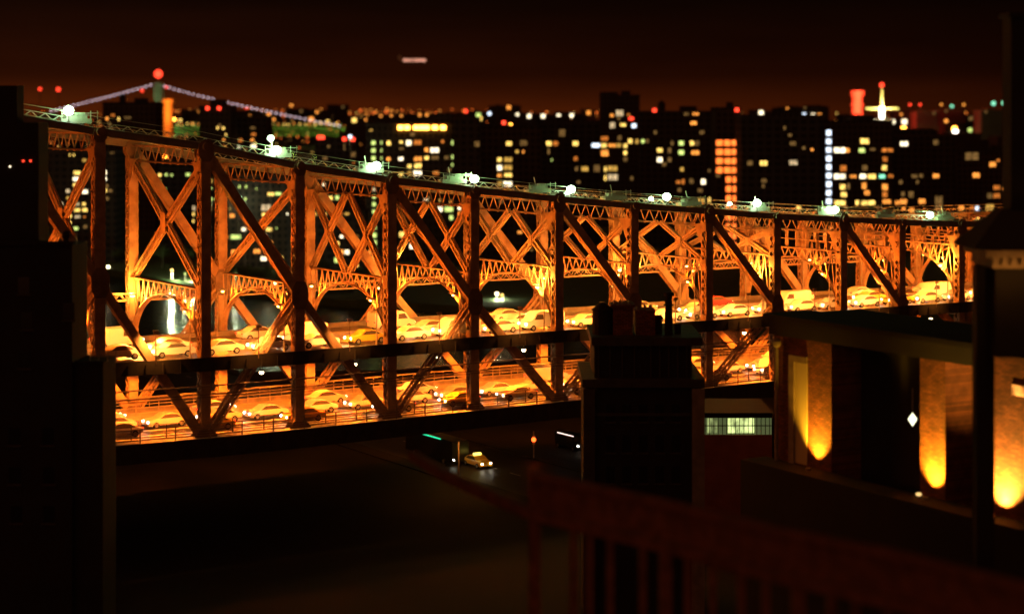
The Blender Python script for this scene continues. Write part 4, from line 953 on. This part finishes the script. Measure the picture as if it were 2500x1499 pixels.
mb = MB(); mb.cyl((CX(1612), 3, CZ(825)), (CX(1612), 3, CZ(790)), .4, .4, 10); mb.ball((CX(1612), 3, CZ(786)), .5, 10, .6); mb.build('roof_vent', M['black_wall'], t); mb = MB(); mb.cyl((CX(1662), 3, CZ(825)), (CX(1662), 3, CZ(800)), .3, .3, 8); mb.build('roof_vent', M['black_wall'], t)
# low building with lit glass band
zg = 188.0
t = thing('glazed_low_building', 'low building with greenish lit glass band under the bridge, right of the stone building', 'building', (LX(1800, zg), zg, 21)); o = t.location
def GX(px): return LX(px, zg)-o.x
def GZ(py): return LZ(py, zg)-21
mb = MB(); mb.box(GX(1700), GX(1885), 0, 9, 0, GZ(1062)); mb.build('wall', mat('red_render', (.36, .12, .08), .85, 0, (.24, .08, .06), .6), t)
mb = MB(); mb.box(GX(1700), GX(1885), -.5, 9, GZ(1018), GZ(1006)); mb.build('roof', M['black_wall'], t)
gm = mat('frosted_glass', (.3, .33, .2), .3, em=(.75, .95, .35), es=.10)
mb = MB(); mb.box(GX(1700), GX(1885), .35, .4, GZ(1062), GZ(1018)); mb.build('glass_band', gm, t)
mb = MB()
for i in range(17): mb.box(GX(1712+i*10.5)-.03, GX(1712+i*10.5)+.03, .2, .35, GZ(1062), GZ(1018))
mb.box(GX(1700), GX(1885), .2, .345, GZ(1041), GZ(1039)); mb.build('mullion', M['steel_dark'], t)
for x0, x1 in ((1778, 1842), (1728, 1752)):
    mb = MB(); mb.box(GX(x0), GX(x1), .30, .34, GZ(1058), GZ(1022)); mb.build('lit_pane', emit('lit_pane_%d' % x0, (.75, .9, .32), .95 if x0 > 1770 else .35, .7, .9), t)


# right: brick building with uplit piers; wall runs from far left to near right
ZB = HC-27.0; ZC = HC-16.2
A = Vector((LX(1890, 150.6), 150.6, 0)); B = Vector((LX(2440, 129.8), 129.8, 0)); WD = (B-A).normalized(); WN = Vector((WD.y, -WD.x, 0)); WLn = (B-A).length
ang = math.atan2(WD.y, WD.x)
t = thing('brick_hall', 'brick building with tall uplit piers and dark recessed bays at lower right', 'building', (A.x, A.y, ZB-18), ang); oz = ZB-18
def u_of(px):
    r = (px-1250)/F; return (r*A.y-A.x)/(WD.x-r*WD.y)
u1, u2, u3, u4, u5 = u_of(2030), u_of(2246), u_of(2308), u_of(2432), u_of(2650)
zb_ = ZB-oz; zc2 = ZC-oz
mb = MB()
mb.box(0, u1, 0, 3, 0, zc2-1.5); mb.box(u2, u3, 0, 3, 0, zc2-1.5); mb.box(u4, u5, -.4, 8, 0, zc2-.4)
mb.build('wall', M['brick'], t)
mb = MB(); mb.box(u1+.003, u2-.003, 3.0, 4, 0, zc2-1.5); mb.build('recessed_wall', M['black_wall'], t)  # both recess backs are coloured near-black for the bays' shade
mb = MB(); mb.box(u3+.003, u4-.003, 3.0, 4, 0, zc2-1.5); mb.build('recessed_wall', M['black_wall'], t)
mb = MB(); mb.box(-.0, u5, 4.1, 9, 0, zc2); mb.build('rear_block', M['black_wall'], t)
mb = MB(); mb.box(-.3, u4-.003, -.3, 4.05, zc2-1.5+.003, zc2-.2); mb.box(-.6, u4-.003, -.7, 4.05, zc2-.2, zc2+.15)
mb.build('cornice', M['black_wall'], t)
mb = MB(); mb.box(u_of(1943), u_of(1972), -.10, -.003, zb_-.5, zc2-3.4); mb.build('door_panel', mat('pale_door', (.42, .36, .20), .7), t)
mb = MB(); mb.box(u_of(1930), u_of(1943)-.003, -.22, -.003, zb_-1, zc2-2.9); mb.box(u_of(1943), u_of(1972), -.22, -.003, zc2-3.4+.003, zc2-2.9); mb.build('door_frame', M['stone'], t)
mb = MB(); mb.cyl((u_of(1904), -.35, 0), (u_of(1904), -.35, zc2-2.3), .16, n=10); mb.ball((u_of(1904), -.35, zc2-2.1), .4, 10); mb.build('downpipe', M['stone'], t)
mb = MB(); mb.box(-1, u5, -2.6, -.45, 0, zb_-.6); mb.box(-1, u4-.01, -.45, -.003, zb_-1.5, zb_-.602); mb.build('terrace', M['black_wall'], t)
for x, pw in ((1998, 9500), (2283, 19000), (2462, 24000)):
    u = u_of(x); yy = -1.0 if x < 2440 else -1.5
    lt = light('uplight', (u, yy, zb_-.35), (1, .44, .02) if x < 2440 else (1, .5, .06), pw, .08, t, 'SPOT', angle=1.5 if x < 2440 else 1.8, blend=1, aim=(0, .40, 1))
    mb = MB(); mb.cyl((u, yy, zb_-.6), (u, yy, zb_-.42), .2, .24, 10); mb.build('uplight_housing', M['rail'], t)
for x in (2482,): 
    mb = MB(); mb.box(u_of(x), u_of(x)+1.2, -.46, -.41, zc2-3.0, zc2-2.3); mb.build('window', EM['O'], t)
# lantern and ground lamp
zl_ = 134
t = thing('lantern', 'white diamond-shaped hanging lantern beside the middle uplit pier', 'lamp', W(2228, 1023, zl_)); mb = MB()
b_ = 0; mb.v = [(0,0,.45),(.32,0,0),(0,.32,0),(-.32,0,0),(0,-.32,0),(0,0,-.5)]; mb.f = [(0,4,1),(0,1,2),(0,2,3),(0,3,4),(5,1,4),(5,2,1),(5,3,2),(5,4,3)]; mb.m = [0]*8
mb.build('glass', emit('lantern_glass', (1, .95, .6), 2.6), t); mb = MB(); mb.cyl((0,0,.45), (0,0,2.2), .03, n=6); mb.build('chain', M['rail'], t)
t = thing('bollard_lamp', 'small round path lamp at the foot of the middle uplit pier', 'lamp', W(2243, 1206, 134)); mb = MB(); mb.cyl((0,0,-.7), (0,0,-.1), .12, .14, 8); mb.build('post', M['rail'], t); mb = MB(); mb.ball((0,0,0), .22, 10, .6); mb.build('globe', emit('path_globe', (1, .6, .2), 1.3), t)
# dark corner tower at far right with lit cornice
zt_ = 112.0
t = thing('corner_tower', 'dark tower at the right edge with a lit dentil cornice and sloping roof', 'building', (LX(2520, zt_), zt_, 21)); o = t.location
def TX(px): return LX(px, zt_)-o.x
def TZ(py): return LZ(py, zt_)-21
mb = MB(); mb.box(TX(2430), TX(2800), 0, 5, TZ(872), TZ(655)); mb.box(TX(2392), TX(2800), -.2, 5, TZ(1160), TZ(760)) if False else None
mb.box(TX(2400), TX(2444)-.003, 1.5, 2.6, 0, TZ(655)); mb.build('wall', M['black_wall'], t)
mb = MB(); mb.box(TX(2420), TX(2800), -.25, 5, TZ(655), TZ(645)); mb.box(TX(2400), TX(2800), -.7, 5, TZ(627), TZ(610)); mb.box(TX(2424), TX(2800), -.08, 5, TZ(645), TZ(627)); mb.build('cornice', M['stone'], t)
for i in range(9): mb = MB(); mb.box(TX(2424+i*23)-.14, TX(2424+i*23)+.14, -.6, -.08, TZ(645)+.003, TZ(627)-.003); mb.build('dentil', M['stone'], t)
mb = MB(); mb.quadbox([(TX(2372),-.4,TZ(608)),(TX(2800),-.4,TZ(608)),(TX(2800),5,TZ(608)),(TX(2372),5,TZ(608)),(TX(2462),1.5,TZ(515)),(TX(2800),1.5,TZ(515)),(TX(2800),3,TZ(515)),(TX(2462),3,TZ(515))]); mb.build('roof', M['roof'], t)
mb = MB(); mb.box(TX(2484), TX(2800), 1.4, 3.4, TZ(515), TZ(40)); mb.box(TX(2476), TX(2800), 1.2, 3.6, TZ(40), TZ(28)); mb.build('chimney', M['black_wall'], t)
light('cornice_light', (TX(2440), -1.6, TZ(668)), (1, .38, .06), 45, .1, t); light('cornice_light', (TX(2500), -1.6, TZ(668)), (1, .38, .06), 45, .1, t)

# ------------------------------------------------------------------ street below, traffic at rest
mb = MB(); mb.v = [(-60,150,21.02),(-8,255,21.02),(8,255,21.02),(20,150,21.02)]
sx = [W(x, y, 1) for x, y in ((0,0),)]
def G(px, py, gz=21.0):
    z = (HC-gz)*F/(py-YH); return Vector(((px-1250)/F*z, z, gz))
dr = (G(1205,1140)-G(1020,1085)).normalized(); nr = Vector((-dr.y, dr.x, 0)); cr = G(1165, 1130)
q = [cr-dr*140-nr*6.5, cr+dr*60-nr*6.5, cr+dr*60+nr*7.5, cr-dr*140+nr*7.5]
mb.v = [(p.x, p.y, 21.012) for p in q]; mb.f = [(0,1,2,3)]; mb.m = [0]
struct(mb.build('road', mat('street_asphalt', (.035, .032, .03), .5, 0, (.022, .02, .02), .6)))
for sg, nm in ((-6.5, -1), (7.5, 1)):
    mb = MB(); a_ = cr-dr*140+nr*(sg+nm*1.3); b_ = cr+dr*60+nr*(sg+nm*1.3)
    mb.bar(a_+Z*.06, b_+Z*.06, nr, Z, 2.58, .14); struct(mb.build('pavement', mat('pavement_slab', (.018, .016, .015), .8)))
mb = MB()
for i in range(36): mb.bar(cr-dr*(138-i*5.4)+Z*.02, cr-dr*(135.6-i*5.4)+Z*.02, nr, Z, .14, .01)
struct(mb.build('road_marking', M['paint_line']))
sd = (G(1205,1140)-G(1020,1085)).normalized(); sa = math.atan2(sd.y, sd.x)
p = G(1165, 1138); t = car('sedan', 'yellow', p, sa, 'yellow taxi with lit roof sign on the street below the bridge', 'taxi', None, False)
mb = MB(); mb.box(-.2, .2, -.5, .5, 1.46, 1.72); mb.build('roof_sign', EM['V'], t)
light('lamp_light', p+Vector((-1.5, -4.5, 5.5)), (1, .45, .06), 420, .3)
p = G(1066, 1118); t = car('bus', 'black', p, sa, 'dark bus with an added green light streak along its roof edge below the bridge', 'bus', None, False)
mb = MB(); mb.box(-3.2, 3.2, -1.32, -1.28, 3.0, 3.16); mb.build('streak_bar', EM['Q'], t)  # glowing bar added in place of a green light streak
p = G(1395, 1095); t = car('van', 'black', p, sa, 'black delivery van with added light streak in front of the stone building on the street', 'van', None, False)
mb = MB(); mb.box(-1.9, 1.9, -1.0, -.96, 1.95, 2.06); mb.build('streak_bar', emit('streak_pale', (1, .7, .6), 2.2), t)  # added glowing bar stands in for a white headlight streak
t = thing('traffic_light', 'red traffic light on a pole above the street', 'traffic light', G(1303, 1120)); mb = MB(); mb.cyl((0,0,0), (0,0,3.6), .09, n=8); mb.build('pole', M['rail'], t)
mb = MB(); mb.box(-.2, .2, -.15, .2, 1.9, 3.0); mb.build('housing', M['rail'], t); mb = MB(); mb.ball((0,-.25,2.55), .3, 10); mb.build('red_lens', emit('signal_red', (1, .08, .01), 6), t)
t = thing('street_lamp', 'low street lamp lighting the corner left of the balustrade', 'street lamp', G(1120, 1200)); mb = MB(); mb.cyl((0,0,0), (0,0,6), .1, n=8); mb.cyl((0,0,6), (0,-1.4,6.3), .06, n=8); mb.build('pole', M['rail'], t)
mb = MB(); mb.box(-.2, .2, -1.9, -1.2, 6.2, 6.4); mb.build('head', M['rail'], t); light('lamp_light', (0, -1.5, 5.9), (1, .30, .04), 260, .2, t)

# foreground balustrade (curved ramp parapet)
t = thing('ramp_balustrade', 'dark rusty-red steel balustrade of a ramp curving across the bottom right', 'railing', (LX(1320, 80), 80, 40)); o = t.location
path = []
zt0 = HC-15.6
for px, z in ((1008, 96), (1090, 90.5), (1180, 86.5), (1300, 82), (1450, 79.0), (1650, 75.5), (1900, 71), (2200, 67), (2620, 61)):
    path.append(Vector((LX(px, z), z, zt0)))
sub = []
for a_, b_ in zip(path, path[1:]):
    for i in range(4): sub.append(a_.lerp(b_, i/4))
sub.append(path[-1])
red = mat('oxide_red_steel', (.26, .10, .065), .75, 0, (.14, .055, .035), 1.6)
def runner(dz, w_, h_, k0=0):
    mb = MB()
    for a_, b_ in zip(sub[k0:], sub[k0+1:]):
        d = (b_-a_).normalized(); n_ = Vector((-d.y, d.x, 0)); mb.bar(a_-o+Z*dz, b_-o+Z*dz, n_, Z, w_, h_)
    return mb
runner(-.15, .5, .3, 12).build('top_rail', red, t); runner(-.95, .08, 1.3, 12).build('panel', red, t); runner(-1.85, .45, .45, 0).build('lower_rail', red, t)
for i, px in enumerate([1305, 1400, 1440, 1490, 1570, 1625, 1680, 1740, 1810, 1870, 1950, 2030, 2090, 2170, 2260, 2350, 2440]):
    z = None
    for a_, b_ in zip(sub, sub[1:]):
        xa = 1250+F*a_.x/a_.y; xb = 1250+F*b_.x/b_.y
        if xa <= px <= xb: q = a_.lerp(b_, (px-xa)/(xb-xa)); break
    mb = MB(); w_ = .5 if i % 5 == 0 else .3; mb.box(q.x-o.x-w_/2, q.x-o.x+w_/2, q.y-o.y-w_/2+.05, q.y-o.y+w_/2+.05, -40, q.z-o.z-(2.05 if i else .32)); mb.build('baluster', red, t)
